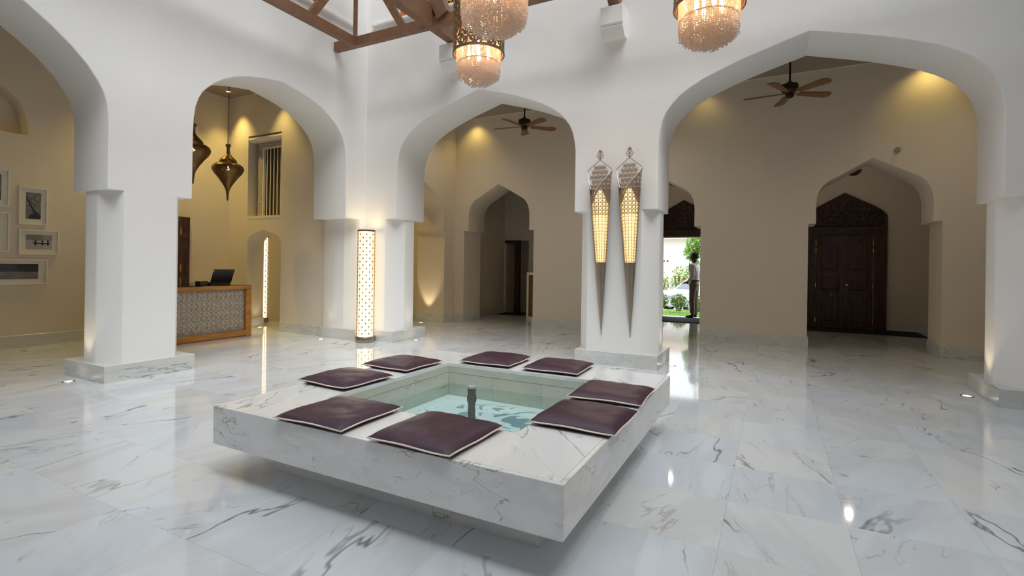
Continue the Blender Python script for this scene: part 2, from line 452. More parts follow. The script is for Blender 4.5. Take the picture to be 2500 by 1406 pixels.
upper(fw_, 'x', -0.55, -0.95, -6.7, 2.75, ZT, 7.6, [])
fw_.prism([(-2.41,-0.55),(-1.63,-0.55),(-1.435,-0.82),(-1.435,-1.08),(-1.63,-1.35),(-2.41,-1.35),(-2.59,-1.08),(-2.59,-0.82)], 0, ZC)
fw_.box((-6.7,-1.35,0), (-6.05,-0.55,ZC)).box((2.2,-1.35,0), (2.75,-0.55,ZC))
struct('wall_front', fw_, WHITE, smooth=True, ang=28)

# outer walls of the aisles
XO, YI = -10.48, 10.42
ow = MB()
ow.box((XO-0.3,-4.6,0), (XO,YI,3.335)).box((XO-0.3,-4.6,4.9), (XO,YI,5.2))
lun = [(2.55,3.335),(2.56,3.50),(2.60,3.72),(2.68,3.87),(2.80,3.99),(2.93,4.08),(3.05,4.115),(3.18,4.08),(3.31,3.99),(3.43,3.87),(3.51,3.72),(3.55,3.50),(3.555,3.335)]
lun2 = []
for a, b in zip(lun, lun[1:]): lun2 += [a, ((a[0]+b[0])/2, (a[1]+b[1])/2)]
lun2.append(lun[-1])
arcade(ow, 'y', XO, XO-0.3, -4.6, YI, 3.335, 4.9, [lun2], 0.02)
ow.box((XO-0.4,2.3,3.2), (XO-0.3,3.8,4.4))
struct('wall_left_outer', ow, CREAM, smooth=True, ang=28)
iw = MB()
SA = [profile(c-0.815, c+0.815, SMALL) for c in (-5.79, -2.21, 1.47)]
arcade(iw, 'x', YI, 11.2, XO-0.3, 6.8, 2.21, 5.1, SA, 0.015)
xs = [XO-0.3]
for c in (-5.79, -2.21, 1.47): xs += [c-0.935, c+0.935]
xs.append(6.8)
for k in range(0, len(xs), 2): iw.box((xs[k],YI,0), (xs[k+1],11.2,2.21))
struct('wall_back_inner', iw, CREAM, smooth=True, ang=28)
tw = MB()
arcade(tw, 'y', -7.0, -7.8, 7.83, YI, 2.2, 5.1, [profile(7.95, 9.92, SMALL, 0.03)], 0.015)
tw.box((-7.8,9.99,0), (-7.0,YI,2.2)).box((-7.8,7.83,0), (-7.0,7.9,2.2))
struct('wall_bay_arch', tw, CREAM, smooth=True, ang=28)
# end wall of the left aisle: doorway below, barred window above
ew = MB()
nich = [(-9.845,0),(-9.845,1.75),(-9.835,1.82),(-9.80,1.88),(-9.72,1.935),(-9.60,1.97),(-9.46,2.005),(-9.335,2.05),(-9.21,2.005),(-9.06,1.97),(-8.94,1.935),(-8.86,1.88),(-8.82,1.82),(-8.81,1.75),(-8.81,0)]
arcade(ew, 'x', 6.88, 7.28, XO, -7.5, 0.0, 2.285, [nich], 0.015)
upper(ew, 'x', 6.88, 7.28, XO, -7.5, 2.285, 4.9, [(-9.853, -8.82, 2.285, 4.03)])
struct('wall_aisle_end', ew, CREAM, smooth=True, ang=28)
vw = MB()
vw.box((-7.4,11.2,0), (-7.1,13.5,3.7)).box((-4.5,11.2,0), (-4.3,14.5,4.1))
upper(vw, 'x', 13.2, 13.4, -7.1, -4.5, 0, 3.7, [(-7.04, -6.30, 0, 2.12)])
vw.box((-7.4,14.2,0), (-4.5,14.4,3.7)).box((-7.4,13.5,0), (-7.1,14.2,3.7)).box((-5.6,13.4,0), (-5.5,14.2,3.7)).box((4.2,11.2,0), (4.4,14.5,4.1))
struct('wall_passage', vw, CREAM)
xw = MB()
upper(xw, 'x', 14.5, 14.75, -7.4, 4.4, 0, 4.6, [(-2.785, -1.615, 0, 2.23)])
struct('wall_entrance', xw, CREAM)
so = MB()
so.box((6.5,-4.6,0), (6.8,YI,5.1)).box((XO,-4.6,0), (6.5,-4.3,5.1))
struct('wall_far_sides', so, CREAM)
ce = MB()
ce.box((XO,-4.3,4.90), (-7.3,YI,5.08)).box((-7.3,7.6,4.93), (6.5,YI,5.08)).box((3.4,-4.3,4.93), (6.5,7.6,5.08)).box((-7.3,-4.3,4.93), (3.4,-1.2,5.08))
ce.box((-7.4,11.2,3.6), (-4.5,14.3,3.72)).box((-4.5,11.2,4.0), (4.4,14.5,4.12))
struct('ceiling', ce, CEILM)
cl = MB()
cl.box((XO,YI-0.02,4.915), (6.5,YI,4.935)).box((XO,-4.3,4.88), (XO+0.02,6.88,4.905)).box((XO,6.86,4.88), (-7.5,6.88,4.905))
struct('trim_1', cl, WHITEP)
# window sills of the clerestory
sl = MB(); sl.box((-6.7,0.3,5.575), (-6.645,6.72,5.612)); struct('trim_2', sl, WHITE)
sl = MB(); sl.box((-6.57,6.975,5.715), (-3.4,7.03,5.752)); struct('trim_3', sl, WHITE)
# corbels that carry the roof beams on the back wall
def corbel(name, x):
    c = MB(); w2 = 0.155
    prof = [(6.80,5.0),(6.78,4.985),(6.78,4.75),(6.80,4.735),(6.80,4.70),(6.90,4.60),(7.03,4.60),(7.03,5.0)]
    c.loft([[(x-w2,y,z) for y, z in prof], [(x+w2,y,z) for y, z in prof]], True, True, True)
    return struct(name, c, WHITE)
corbel('trim_4', -2.03); corbel('trim_5', -4.76)
# upper windows: orange timber shutters with ochre fretwork
def clerestory(name, axis, d, ua, ub, za, zb, sgn):
    P = (lambda u, dd, z: (u, dd, z)) if axis == 'x' else (lambda u, dd, z: (dd, u, z))
    fr = MB()
    def bx(m, a, c, z0, z1, t0, t1):
        p, q = P(a, d+sgn*t0, z0), P(c, d+sgn*t1, z1)
        m.box(tuple(map(min, p, q)), tuple(map(max, p, q)))
    st = 0.14
    bx(fr, ua, ua+st, za, zb, 0, 0.06); bx(fr, ub-st, ub, za, zb, 0, 0.06)
    bx(fr, ua+st, ub-st, za, za+0.06, 0, 0.06); bx(fr, ua+st, ub-st, zb-0.08, zb, 0, 0.06)
    root = struct(name, fr, ORANGEW)
    fl = MB(); k = 0
    mid = (ua+ub)/2
    bx(fl, mid-0.06, mid+0.06, za+0.06, zb-0.08, 0.0, 0.05)
    obj('mullion', fl, ORANGEW, root)
    pn = MB(); bx(pn, ua+st, ub-st, za+0.06, zb-0.08, 0.05, 0.07); obj('back_panel', pn, DARKW, root)
    fret = MB()
    for a, c in ((ua+st, mid-0.06), (mid+0.06, ub-st)):
        nx = 4; cw = (c-a)/nx
        for i in range(nx):
            for j in range(int((zb-za-0.14)/cw)):
                u, z = a+(i+0.5)*cw, za+0.06+(j+0.5)*cw
                f3 = lambda s_, t_, h: P(s_, d+sgn*(0.05-h), t_)
                fret.ribbon([(u+cw*0.42*cos(2*pi*q/10), z+cw*0.42*sin(2*pi*q/10)) for q in range(10)], cw*0.26, 0.02, f3, True)
                fret.ribbon([(u-cw*0.5, z-cw*0.5), (u+cw*0.5, z+cw*0.5)], cw*0.2, 0.02, f3)
                fret.ribbon([(u-cw*0.5, z+cw*0.5), (u+cw*0.5, z-cw*0.5)], cw*0.2, 0.02, f3)
    obj('fretwork', fret, OCHREW, root, kind='stuff')
    return root
clerestory('window_2', 'x', 7.06, -5.97, -4.3, 5.752, 7.0, 1)
clerestory('window_3', 'y', -6.73, 4.3, 5.98, 5.612, 7.0, -1)
clerestory('window_4', 'y', -6.73, 0.9, 2.5, 5.612, 7.0, -1)

# added unseen roof glazing that dims the hall: tinted panes between slim bars
def pane_mat():
    m = bpy.data.materials.new('added_dimming_glass'); m.use_nodes = True; nt = m.node_tree; L = nt.links.new
    nt.nodes.remove(nt.nodes['Principled BSDF']); o = nt.nodes['Material Output']
    tr = N(nt, 'ShaderNodeBsdfTransparent'); tr.inputs['Color'].default_value = (0.82, 0.83, 0.84, 1)
    gl = N(nt, 'ShaderNodeBsdfGlossy'); gl.inputs['Roughness'].default_value = 0.02
    fr = N(nt, 'ShaderNodeFresnel'); fr.inputs['IOR'].default_value = 1.3
    ms = N(nt, 'ShaderNodeMixShader'); L(fr.outputs[0], ms.inputs[0]); L(tr.outputs[0], ms.inputs[1]); L(gl.outputs[0], ms.inputs[2]); L(ms.outputs[0], o.inputs['Surface'])
    return m
RGLASS = pane_mat()
gb = MB()
for k in range(7): x = -7.1+k*10.25/6; gb.box((x-0.03,-0.95,7.58), (x+0.03,7.43,7.64))
for k in range(5): y = -0.95+k*8.38/4; gb.box((-7.1,y-0.03,7.58), (3.15,y+0.03,7.64))
roof = struct('ceiling_added_glazing', gb, WHITEP)
for i in range(6):
    for j in range(4):
        x, y = -7.1+i*10.25/6, -0.95+j*8.38/4
        obj('dimming_pane', MB().add([(x,y,7.645),(x+10.25/6,y,7.645),(x+10.25/6,y+8.38/4,7.645),(x,y+8.38/4,7.645)], [(0,1,2,3)]), RGLASS, roof)

# ------------------------------------------------------------------ floor of square marble tiles
X0, Y0, TX, TY = -0.23, 3.31, 0.605, 0.60
fl = MB(); fl.box((-10.8,-4.6,-0.2), (6.8,14.76,-0.006))
floor = struct('floor', fl, GROUT)
cells = []
for i in range(-18, 12):
    for j in range(-14, 20):
        x, y = X0+(i+0.5)*TX, Y0+(j+0.5)*TY
        if not (-10.5 < x < 6.5 and -4.3 < y < 14.7): continue
        d = Vector((x, y, -1.4)); z = d.dot(fwd)
        score = -1
        if z > 0.4:
            px, py = d.dot(RT)/z, -d.dot(UP)/z
            if abs(px) < 1.06 and py < 0.70: score = 1/z
        if -3.0 < x < -1.0 and 2.3 < y < 4.2: score = -1
        cells.append((score, x, y))
cells.sort(reverse=True)
gx, gy = TX/2-0.0004, TY/2-0.0004
tme = None
for k, (s_, x, y) in enumerate(cells[:300]):
    if tme is None:
        m_ = MB().box((-gx,-gy,-0.012), (gx,gy,0)).shift((x,y,0))
        o = obj('floor_tile', m_, TILE, floor, origin=None)
        # give the shared tile its own centre
        tme = o.data
        for v in tme.vertices: v.co = v.co + ORG['floor'] - Vector((x, y, 0))
    else:
        o = bpy.data.objects.new('floor_tile', tme); COL.objects.link(o); o.parent = floor
    o.location = Vector((x, y, 0)) - ORG['floor']
rest = MB()
for s_, x, y in cells[300:]: rest.box((x-gx,y-gy,-0.012), (x+gx,y+gy,0))
obj('floor_tiles_beyond', rest, TILE_J, floor, kind='stuff')

# ------------------------------------------------------------------ plinths and baseboards of marble slabs
def plinth(name, poly, z1, closed=True, seam=1.1, th=0.03, fill=None):
    """marble slabs standing along the outline poly, mitred at its corners"""
    P = [Vector(p) for p in poly]; n = len(P); m = n if closed else n-1
    nrm = []
    for i in range(m):
        t = (P[(i+1) % n]-P[i]).normalized(); nrm.append(Vector((t.y, -t.x)))
    def off(i, d):
        """outline vertex i moved inwards by d"""
        if closed: a, c = nrm[i-1], nrm[i % m]
        else: a, c = nrm[max(i-1, 0)], nrm[min(i, m-1)]
        k = (a+c)/(1+a.dot(c))
        return P[i % n]-k*d
    slabs = []
    for i in range(m):
        j = i+1; L_ = (P[j % n]-P[i]).length; k = max(1, round(L_/seam))
        e = 0.0006
        for q in range(k):
            def at(t, d, first, last):
                if first: base = off(i, d)
                elif last: base = off(j % n if closed else j, d)
                else: base = P[i].lerp(P[j % n], t)-nrm[i]*d
                return base
            t0, t1 = q/k, (q+1)/k
            tv = (P[j % n]-P[i]).normalized()
            def ring(d0, z):
                return [(*(at(t0,d0,q==0,False)+tv*e),z), (*(at(t1,d0,False,q==k-1)-tv*e),z), (*(at(t1,th,False,q==k-1)-tv*e),z), (*(at(t0,th,q==0,False)+tv*e),z)]
            slabs.append(MB().loft([ring(0,0), ring(0,z1-0.004), ring(0.004,z1)], True, True, True))
    if closed:
        core = MB().prism([tuple(off(i, th-0.004)) for i in range(n)], 0, z1-0.001)
        root = struct(name, core, PLINTH)
        for m_ in slabs: obj('stone_slab', m_, PLINTH, root)
    else:
        if fill: slabs.insert(0, MB().prism(fill, 0, z1-0.001))
        root = struct(name, slabs[0], PLINTH)
        for m_ in slabs[1:]: obj('stone_slab', m_, PLINTH, root)
    return root
ZP = 0.193
plinth('baseboard_left_pier', [(-6.65,2.935),(-6.65,3.935),(-7.57,3.935),(-7.57,2.935)], ZP)
plinth('baseboard_back_pier', [(-2.57,6.98),(-1.385,6.98),(-1.385,7.885),(-2.57,7.885)], ZP, seam=0.62)
plinth('baseboard_corner', [(-8.80,6.86),(-7.75,6.86),(-7.55,6.80),(-6.66,6.765),(-6.655,6.955),(-5.94,6.945),(-5.94,7.88)], ZP, False, fill=[(-7.74,6.885),(-7.54,6.826),(-6.685,6.792),(-6.681,6.981),(-5.967,6.971),(-5.967,7.88),(-7.74,7.88)])
plinth('baseboard_right_pier', [(2.085,7.90),(2.085,6.97),(2.80,6.97)], ZP, False, seam=0.9, fill=[(2.112,6.997),(2.80,6.997),(2.80,7.90),(2.112,7.90)])
plinth('baseboard_left_outer', [(XO+0.02,-1.5),(XO+0.02,4.45)][::-1] if False else [(XO+0.02,4.45),(XO+0.02,-1.5)][::-1], ZP, False, seam=1.2)
plinth('baseboard_back_inner', [(-1.265,YI-0.02),(0.555,YI-0.02),(0.555,11.2)], ZP, False, seam=0.9)
plinth('baseboard_back_left', [(-4.875,11.2),(-4.875,YI-0.02),(-3.145,YI-0.02)], ZP, False, seam=0.9)
plinth('baseboard_back_right', [(2.385,11.2),(2.385,YI-0.02),(6.4,YI-0.02)], ZP, False, seam=1.2)
plinth('baseboard_bay', [(-7.82,9.97),(-6.98,9.97),(-6.98,YI-0.02),(-6.705,YI-0.02),(-6.705,11.2)], ZP, False, seam=1.2)
plinth('baseboard_doorway', [(-9.845,7.28),(-9.825,6.86)][::-1] if False else [(-10.45,6.86),(-9.825,6.86),(-9.825,7.28)], ZP, False, seam=1.2)
plinth('baseboard_entrance', [(2.38,14.48),(4.1,14.48)], 0.2, False, seam=1.0)
plinth('baseboard_passage', [(-7.08,11.25),(-7.08,13.18)], ZP, False, seam=1.0)
plinth('baseboard_passage_back', [(-6.28,13.18),(-4.55,13.18)], ZP, False, seam=0.8)
plinth('baseboard_bay_back', [(-10.4,YI-0.02),(-7.82,YI-0.02)], ZP, False, seam=1.2)

# ------------------------------------------------------------------ marble fountain bench
BX0, BX1, BY0, BY1, BZ, BB = -3.203, -0.783, 2.019, 4.509, 0.466, 0.221
QX0, QX1, QY0, QY1, WZ = -2.725, -1.262, 2.52, 3.985, 0.278
bench = thing('fountain_bench', 'wide square white marble bench around a shallow pool', 'fountain', ((BX0+BX1)/2, (BY0+BY1)/2, 0))
ft = 0.028
out = [(BX0,BY0),(BX1,BY0),(BX1,BY1),(BX0,BY1)]
ins = [(BX0+ft,BY0+ft),(BX1-ft,BY0+ft),(BX1-ft,BY1-ft),(BX0+ft,BY1-ft)]
pool = [(QX0,QY0),(QX1,QY0),(QX1,QY1),(QX0,QY1)]
def shrink(poly, d):
    c = sum((Vector(p) for p in poly), Vector((0,0)))/len(poly)
    n = len(poly); res = []
    for i in range(n):
        p = Vector(poly[i]); a = (Vector(poly[i-1])-p).normalized(); b = (Vector(poly[(i+1)%n])-p).normalized()
        res.append(tuple(p + (a+b)*d))
    return res
for i in range(4):
    j = (i+1) % 4
    # mitred top slab
    q = shrink([ins[i], ins[j], pool[j], pool[i]], 0.0003)
    m_ = MB().loft([[(x,y,BZ-0.03) for x,y in q], [(x,y,BZ-0.001) for x,y in q], [(x,y,BZ) for x,y in shrink(q,0.001)]], True, True, True)
    obj('top_slab', m_, STONE, bench)
    # front panel with mitred ends
    q = shrink([out[i], out[j], ins[j], ins[i]], 0.0006)
    m_ = MB().loft([[(x,y,BB) for x,y in shrink(q,0.002)], [(x,y,BB+0.003) for x,y in q], [(x,y,BZ-0.003) for x,y in q], [(x,y,BZ-0.0005) for x,y in shrink(q,0.003)]], True, True, True)
    obj('side_panel', m_, STONE, bench)
    # pool lining: a deep upper course and a lower course of shorter slabs
    o2 = [(QX0-0.03,QY0-0.03),(QX1+0.03,QY0-0.03),(QX1+0.03,QY1+0.03),(QX0-0.03,QY1+0.03)]
    q = shrink([o2[i], o2[j], pool[j], pool[i]], 0.0008)
    m_ = MB().loft([[(x,y,0.378) for x,y in q], [(x,y,BZ-0.031) for x,y in q]], True, True, True)
    obj('pool_course', m_, POOLM, bench)
    a, c, a2, c2 = (Vector(p) for p in (pool[i], pool[j], o2[i], o2[j]))
    cuts = [0, 0.34, 0.67, 1]
    for k in range(3):
        t0, t1 = cuts[k], cuts[k+1]
        q = shrink([tuple(a2.lerp(c2,t0)), tuple(a2.lerp(c2,t1)), tuple(a.lerp(c,t1)), tuple(a.lerp(c,t0))], 0.0008)
        q = [tuple(Vector(p)+ (Vector(p)-Vector(((QX0+QX1)/2,(QY0+QY1)/2))).normalized()*0.002) for p in q]
        obj('lining_slab', MB().loft([[(x,y,0.16) for x,y in q], [(x,y,0.3755) for x,y in q]], True, True, True), POOLM, bench)
bt = MB()
rim_in = [(QX0-0.035,QY0-0.035),(QX1+0.035,QY0-0.035),(QX1+0.035,QY1+0.035),(QX0-0.035,QY1+0.035)]
for i in range(4):
    q = [ins[i], ins[(i+1) % 4], rim_in[(i+1) % 4], rim_in[i]]
    bt.loft([[(*p,BB+0.004) for p in q], [(*p,BB+0.014) for p in q]], True, True, True)
obj('underside', bt, STONE, bench)
b0 = [(-2.97,2.30),(-1.015,2.30),(-1.015,4.235),(-2.97,4.235)]
bi = [(x+(0.02 if x < -2 else -0.02), y+(0.02 if y < 3 else -0.02)) for x, y in b0]
for i in range(4):
    j = (i+1) % 4
    a, c, a2, c2 = (Vector(p) for p in (b0[i], b0[j], bi[i], bi[j]))
    for k in range(3):
        q = shrink([tuple(a.lerp(c,k/3)), tuple(a.lerp(c,(k+1)/3)), tuple(a2.lerp(c2,(k+1)/3)), tuple(a2.lerp(c2,k/3))], 0.0006)
        obj('plinth_slab', MB().loft([[(x,y,0.0) for x,y in q], [(x,y,BB+0.004) for x,y in q]], True, True, True), STONE, bench)
# pool floor with its painted swirls
def pool_floor_mat():
    m, nt, b = mat_new('teal_swirl_floor'); L = nt.links.new
    geo = N(nt, 'ShaderNodeNewGeometry')
    mp = N(nt, 'ShaderNodeMapping'); mp.inputs['Location'].default_value = (2.0, -3.25, 0); L(geo.outputs['Position'], mp.inputs['Vector'])
    n = N(nt, 'ShaderNodeTexNoise'); n.inputs['Scale'].default_value = 2.2; n.inputs['Detail'].default_value = 1; L(mp.outputs['Vector'], n.inputs['Vector'])
    mx = N(nt, 'ShaderNodeMix', data_type='VECTOR'); mx.inputs[0].default_value = 0.42; L(mp.outputs['Vector'], mx.inputs[4]); L(n.outputs['Color'], mx.inputs[5])
    wv = N(nt, 'ShaderNodeTexNoise'); wv.inputs['Scale'].default_value = 4.6; wv.inputs['Detail'].default_value = 0.0; wv.inputs['Distortion'].default_value = 2.6; L(mx.outputs[1], wv.inputs['Vector'])
    r = N(nt, 'ShaderNodeMapRange', interpolation_type='SMOOTHSTEP'); L(wv.outputs['Fac'], r.inputs['Value']); r.inputs['From Min'].default_value = 0.525; r.inputs['From Max'].default_value = 0.55
    ln = N(nt, 'ShaderNodeVectorMath', operation='LENGTH'); L(mp.outputs['Vector'], ln.inputs[0])
    ma = N(nt, 'ShaderNodeMapRange', interpolation_type='SMOOTHSTEP'); L(ln.outputs['Value'], ma.inputs['Value'])
    ma.inputs['From Min'].default_value = 0.60; ma.inputs['From Max'].default_value = 0.74; ma.inputs['To Min'].default_value = 1; ma.inputs['To Max'].default_value = 0
    mu = N(nt, 'ShaderNodeMath', operation='MULTIPLY'); L(r.outputs['Result'], mu.inputs[0]); L(ma.outputs['Result'], mu.inputs[1])
    cm = N(nt, 'ShaderNodeMix', data_type='RGBA'); L(mu.outputs[0], cm.inputs[0])
    cm.inputs[6].default_value = (0.82, 0.88, 0.87, 1); cm.inputs[7].default_value = (0.26, 0.38, 0.40, 1)
    L(cm.outputs[2], b.inputs['Base Color']); b.inputs['Roughness'].default_value = 0.5
    return m
obj('pool_floor', MB().box((QX0-0.01,QY0-0.01,0.15),(QX1+0.01,QY1+0.01,0.165)), pool_floor_mat(), bench)
def water_mat():
    m = bpy.data.materials.new('clear_pool_water'); m.use_nodes = True; nt = m.node_tree; L = nt.links.new
    nt.nodes.remove(nt.nodes['Principled BSDF']); o = nt.nodes['Material Output']
    tr = N(nt, 'ShaderNodeBsdfTransparent'); tr.inputs['Color'].default_value = (0.84, 0.95, 0.945, 1)
    gl = N(nt, 'ShaderNodeBsdfGlossy'); gl.inputs['Roughness'].default_value = 0.02
    geo = N(nt, 'ShaderNodeNewGeometry')
    n = N(nt, 'ShaderNodeTexNoise'); n.inputs['Scale'].default_value = 9; n.inputs['Detail'].default_value = 2; L(geo.outputs['Position'], n.inputs['Vector'])
    bp = N(nt, 'ShaderNodeBump'); bp.inputs['Strength'].default_value = 0.04; bp.inputs['Distance'].default_value = 0.02; L(n.outputs['Fac'], bp.inputs['Height'])
    fr = N(nt, 'ShaderNodeFresnel'); fr.inputs['IOR'].default_value = 1.33; L(bp.outputs['Normal'], fr.inputs['Normal']); L(bp.outputs['Normal'], gl.inputs['Normal'])
    ms = N(nt, 'ShaderNodeMixShader'); L(fr.outputs[0], ms.inputs[0]); L(tr.outputs[0], ms.inputs[1]); L(gl.outputs[0], ms.inputs[2]); L(ms.outputs[0], o.inputs['Surface'])
    return m
obj('water', MB().add([(QX0,QY0,WZ),(QX1,QY0,WZ),(QX1,QY1,WZ),(QX0,QY1,WZ)], [(0,1,2,3)]), water_mat(), bench)
NOZM = plain('wet_dark_metal', (0.16, 0.155, 0.14), 0.35, 0.4)
noz = MB().lathe([(0,-0.125),(0.028,-0.125),(0.028,-0.03),(0.030,0.005),(0.027,0.03),(0.028,0.04),(0.030,0.06),(0.036,0.075),(0.038,0.092),(0.036,0.11),(0.031,0.125),(0.031,0.16),(0.026,0.175),(0,0.175)], (-2.04,3.3,WZ+0.005), 20)
nz = obj('nozzle', noz, NOZM, bench, smooth=True, label='dark metal fountain nozzle')
obj('nozzle_cap', MB().lathe([(0,0.17),(0.032,0.17),(0.032,0.186),(0.028,0.19),(0,0.19)], (-2.04,3.3,WZ+0.005), 20), plain('grey_cap', (0.42,0.42,0.45), 0.35), nz, smooth=True)

# ------------------------------------------------------------------ eight satin cushions
def satin():
    m, nt, b = mat_new('shot_silk_plum'); L = nt.links.new
    geo = N(nt, 'ShaderNodeNewGeometry')
    n = N(nt, 'ShaderNodeTexNoise'); n.inputs['Scale'].default_value = 5; n.inputs['Detail'].default_value = 3; L(geo.outputs['Position'], n.inputs['Vector'])
    lw_ = N(nt, 'ShaderNodeLayerWeight'); lw_.inputs['Blend'].default_value = 0.35
    mx = N(nt, 'ShaderNodeMix', data_type='RGBA'); L(n.outputs['Fac'], mx.inputs[0])
    mx.inputs[6].default_value = (0.040, 0.015, 0.040, 1); mx.inputs[7].default_value = (0.056, 0.019, 0.030, 1)
    L(mx.outputs[2], b.inputs['Base Color'])
    b.inputs['Roughness'].default_value = 0.36
    b.inputs['Anisotropic'].default_value = 0.4
    b.inputs['Sheen Weight'].default_value = 0.08; b.inputs['Sheen Tint'].default_value = (0.75, 0.45, 0.40, 1); b.inputs['Sheen Roughness'].default_value = 0.4
    n3 = N(nt, 'ShaderNodeTexNoise'); n3.inputs['Scale'].default_value = 14; n3.inputs['Detail'].default_value = 2; L(geo.outputs['Position'], n3.inputs['Vector'])
    bp = N(nt, 'ShaderNodeBump'); bp.inputs['Strength'].default_value = 0.15; bp.inputs['Distance'].default_value = 0.02; L(n3.outputs['Fac'], bp.inputs['Height']); L(bp.outputs['Normal'], b.inputs['Normal'])
    return m
SATIN = satin()
PIPE = plain('cream_piping', (0.78, 0.68, 0.60), 0.5)
def cushion(cx, cy_, a, rz, label, seed, hgt=0.052):
    """square seat pad, a = half width"""
    t = thing('seat_cushion', label, 'cushion', (cx, cy_, BZ+0.001), 'plum satin cushions on the fountain bench')
    cz = BZ+0.026
    def outline(u, v):
        # u,v in -1..1, sides pulled in a little between the pointed corners
        k = 1 - 0.014*(1-abs(v)**3)*abs(u)**2, 1 - 0.014*(1-abs(u)**3)*abs(v)**2
        return u*a*k[0], v*a*k[1]
    cr, sr = cos(rz), sin(rz)
    def pt(u, v, side):
        x, y = outline(u, v)
        e = max(0.0, (1-abs(u)**7)*(1-abs(v)**7))**0.5*(0.62+0.38*(1-u*u)*(1-v*v))
        dent = 1 - 0.16*math.exp(-((u-0.1)**2+(v+0.05)**2)/0.25)
        nz_ = noise.noise(Vector((u*2.2+seed*7.3, v*2.2-seed*3.1, seed)))*0.007 + noise.noise(Vector((u*5+seed, v*5, seed*2.7)))*0.003
        edge = min(1-abs(u), 1-abs(v))
        if side > 0: z = cz + hgt*e*dent + nz_*min(1, edge*5)
        else: z = max(cz - 0.025*min(1.0, e*1.7), BZ+0.0015)
        sag = 0.0025*sin(u*4+seed)*abs(v)**6 + 0.0025*sin(v*4+seed*2)*abs(u)**6
        z += sag*(1-min(1, edge*4)) if side > 0 or e < 0.01 else 0
        z = max(z, BZ+0.0015)
        return (cx + x*cr - y*sr, cy_ + x*sr + y*cr, z)
    n = 26; m_ = MB()
    sp = lambda i: sin((i-0.5)*pi/1.0)*0.0 + (2*i-1)
    m_.grid(lambda i, j: pt(sp(i), sp(j), 1), n, n)
    m_.grid(lambda i, j: pt(sp(i), sp(1-j), -1), n, n)
    obj('cover', m_, SATIN, t, smooth=True, ang=60)
    edge = []
    q = 16
    for s_, e_ in (((-1,-1),(1,-1)), ((1,-1),(1,1)), ((1,1),(-1,1)), ((-1,1),(-1,-1))):
        for k in range(q):
            u = s_[0]+(e_[0]-s_[0])*k/q; v = s_[1]+(e_[1]-s_[1])*k/q
            x, y, z = pt(u, v, 1)
            edge.append((x, y, z))
    obj('piping', MB().tube(edge, 0.0045, 6, closed=True), PIPE, t, smooth=True, ang=60)
    return t
CU = [(-2.333,2.262,'front-left plum satin cushion on the side of the bench nearest the viewer',0.02),
      (-1.605,2.255,'largest-looking plum satin cushion at the bench edge nearest the viewer, before the nozzle',-0.02),
      (-2.985,2.955,'plum satin cushion on the left arm of the bench, nearer of its two',-0.05),
      (-3.005,3.660,'plum satin cushion on the left arm of the bench, farther of its two',-0.03),
      (-2.360,4.265,'plum satin cushion on the far arm of the bench, left one behind the pool corner',0.03),
      (-1.715,4.275,'plum satin cushion on the far arm of the bench, below the left wall lamp',0.02),
      (-1.025,3.590,'plum satin cushion on the right arm of the bench, farther of its two',0.03),
      (-1.000,2.930,'plum satin cushion on the right arm of the bench, nearer of its two',-0.01)]
for k, (x, y, lab, rz) in enumerate(CU):
    cushion(x, y, 0.262 if k in (0,1) else 0.258, rz, lab, k+1.3, 0.042 + 0.005*((k*5) % 3))

# ------------------------------------------------------------------ glowing floor lamps
GLOW = emitter('warm_lamp_diffuser', (1.0, 0.82, 0.52), 2.4, (0.9, 0.85, 0.75))
LATT = plain('lamp_fretwork_bronze', (0.46, 0.32, 0.18), 0.4, 0.6)
def floor_lamp(x, y, label):
    R = 0.152; H0, H1 = 0.10, 1.985
    t = thing('floor_lamp', label, 'lamp', (x, y, 0), 'pierced cylinder floor lamps')
    b_ = MB().lathe([(0,0),(R+0.008,0),(R+0.010,0.004),(R+0.010,0.092),(R+0.006,0.098),(R-0.01,0.10),(0,0.10)], (x,y,0), 40)
    obj('base', b_, NICKEL, t, smooth=True)
    cap = MB().lathe([(R-0.012,H1-0.022),(R+0.002,H1-0.022),(R+0.002,H1),(R-0.012,H1),(R-0.012,H1-0.022)], (x,y,0), 40)
    obj('top_ring', cap, BRONZE, t, smooth=True)
    dif = MB().lathe([(R-0.02,H0),(R-0.02,H1-0.03)], (x,y,0), 40)
    obj('diffuser', dif, GLOW, t, smooth=True)
    sh = MB(); cw = 2*pi*R/8
    fm = lambda s_, t_, h: (x+(R-0.002+h)*cos(s_/R), y+(R-0.002+h)*sin(s_/R), t_)
    rows = int((H1-H0)/(cw/2)); ch = (H1-0.02-H0)/rows
    for j in range(rows+1):
        for i in range(8):
            cx_ = (i+(0.5 if j % 2 else 0))*cw; cz_ = H0+j*ch
            def clip(z): return min(max(z, H0+0.002), H1-0.022)
            rr = ch
            for da in (0, 1):
                ox = cx_ + da*cw*0.5
                sh.ribbon([(ox+rr*cos(2*pi*q/16), clip(cz_+rr*sin(2*pi*q/16))) for q in range(16)], 0.0050, 0.003, fm, True)
            if 0 < j < rows:
                sh.ribbon([(cx_+0.013*cos(2*pi*q/8)*0.55, cz_+0.013*sin(2*pi*q/8)*0.55) for q in range(8)], 0.018, 0.004, fm, True)
    obj('shade', sh, LATT, t)
    return t
L1 = floor_lamp(-6.435, 6.785, 'tall glowing pierced cylinder floor lamp in the corner beside the pier')
cord = MB().tube([(-6.34,6.90,0.03),(-6.36,6.97,0.10),(-6.52,7.0,0.20),(-6.60,7.0,0.30),(-6.63,7.005,0.36),(-6.635,7.012,0.395)], 0.006, 6)
obj('power_cord', cord, BLACK, L1, smooth=True)
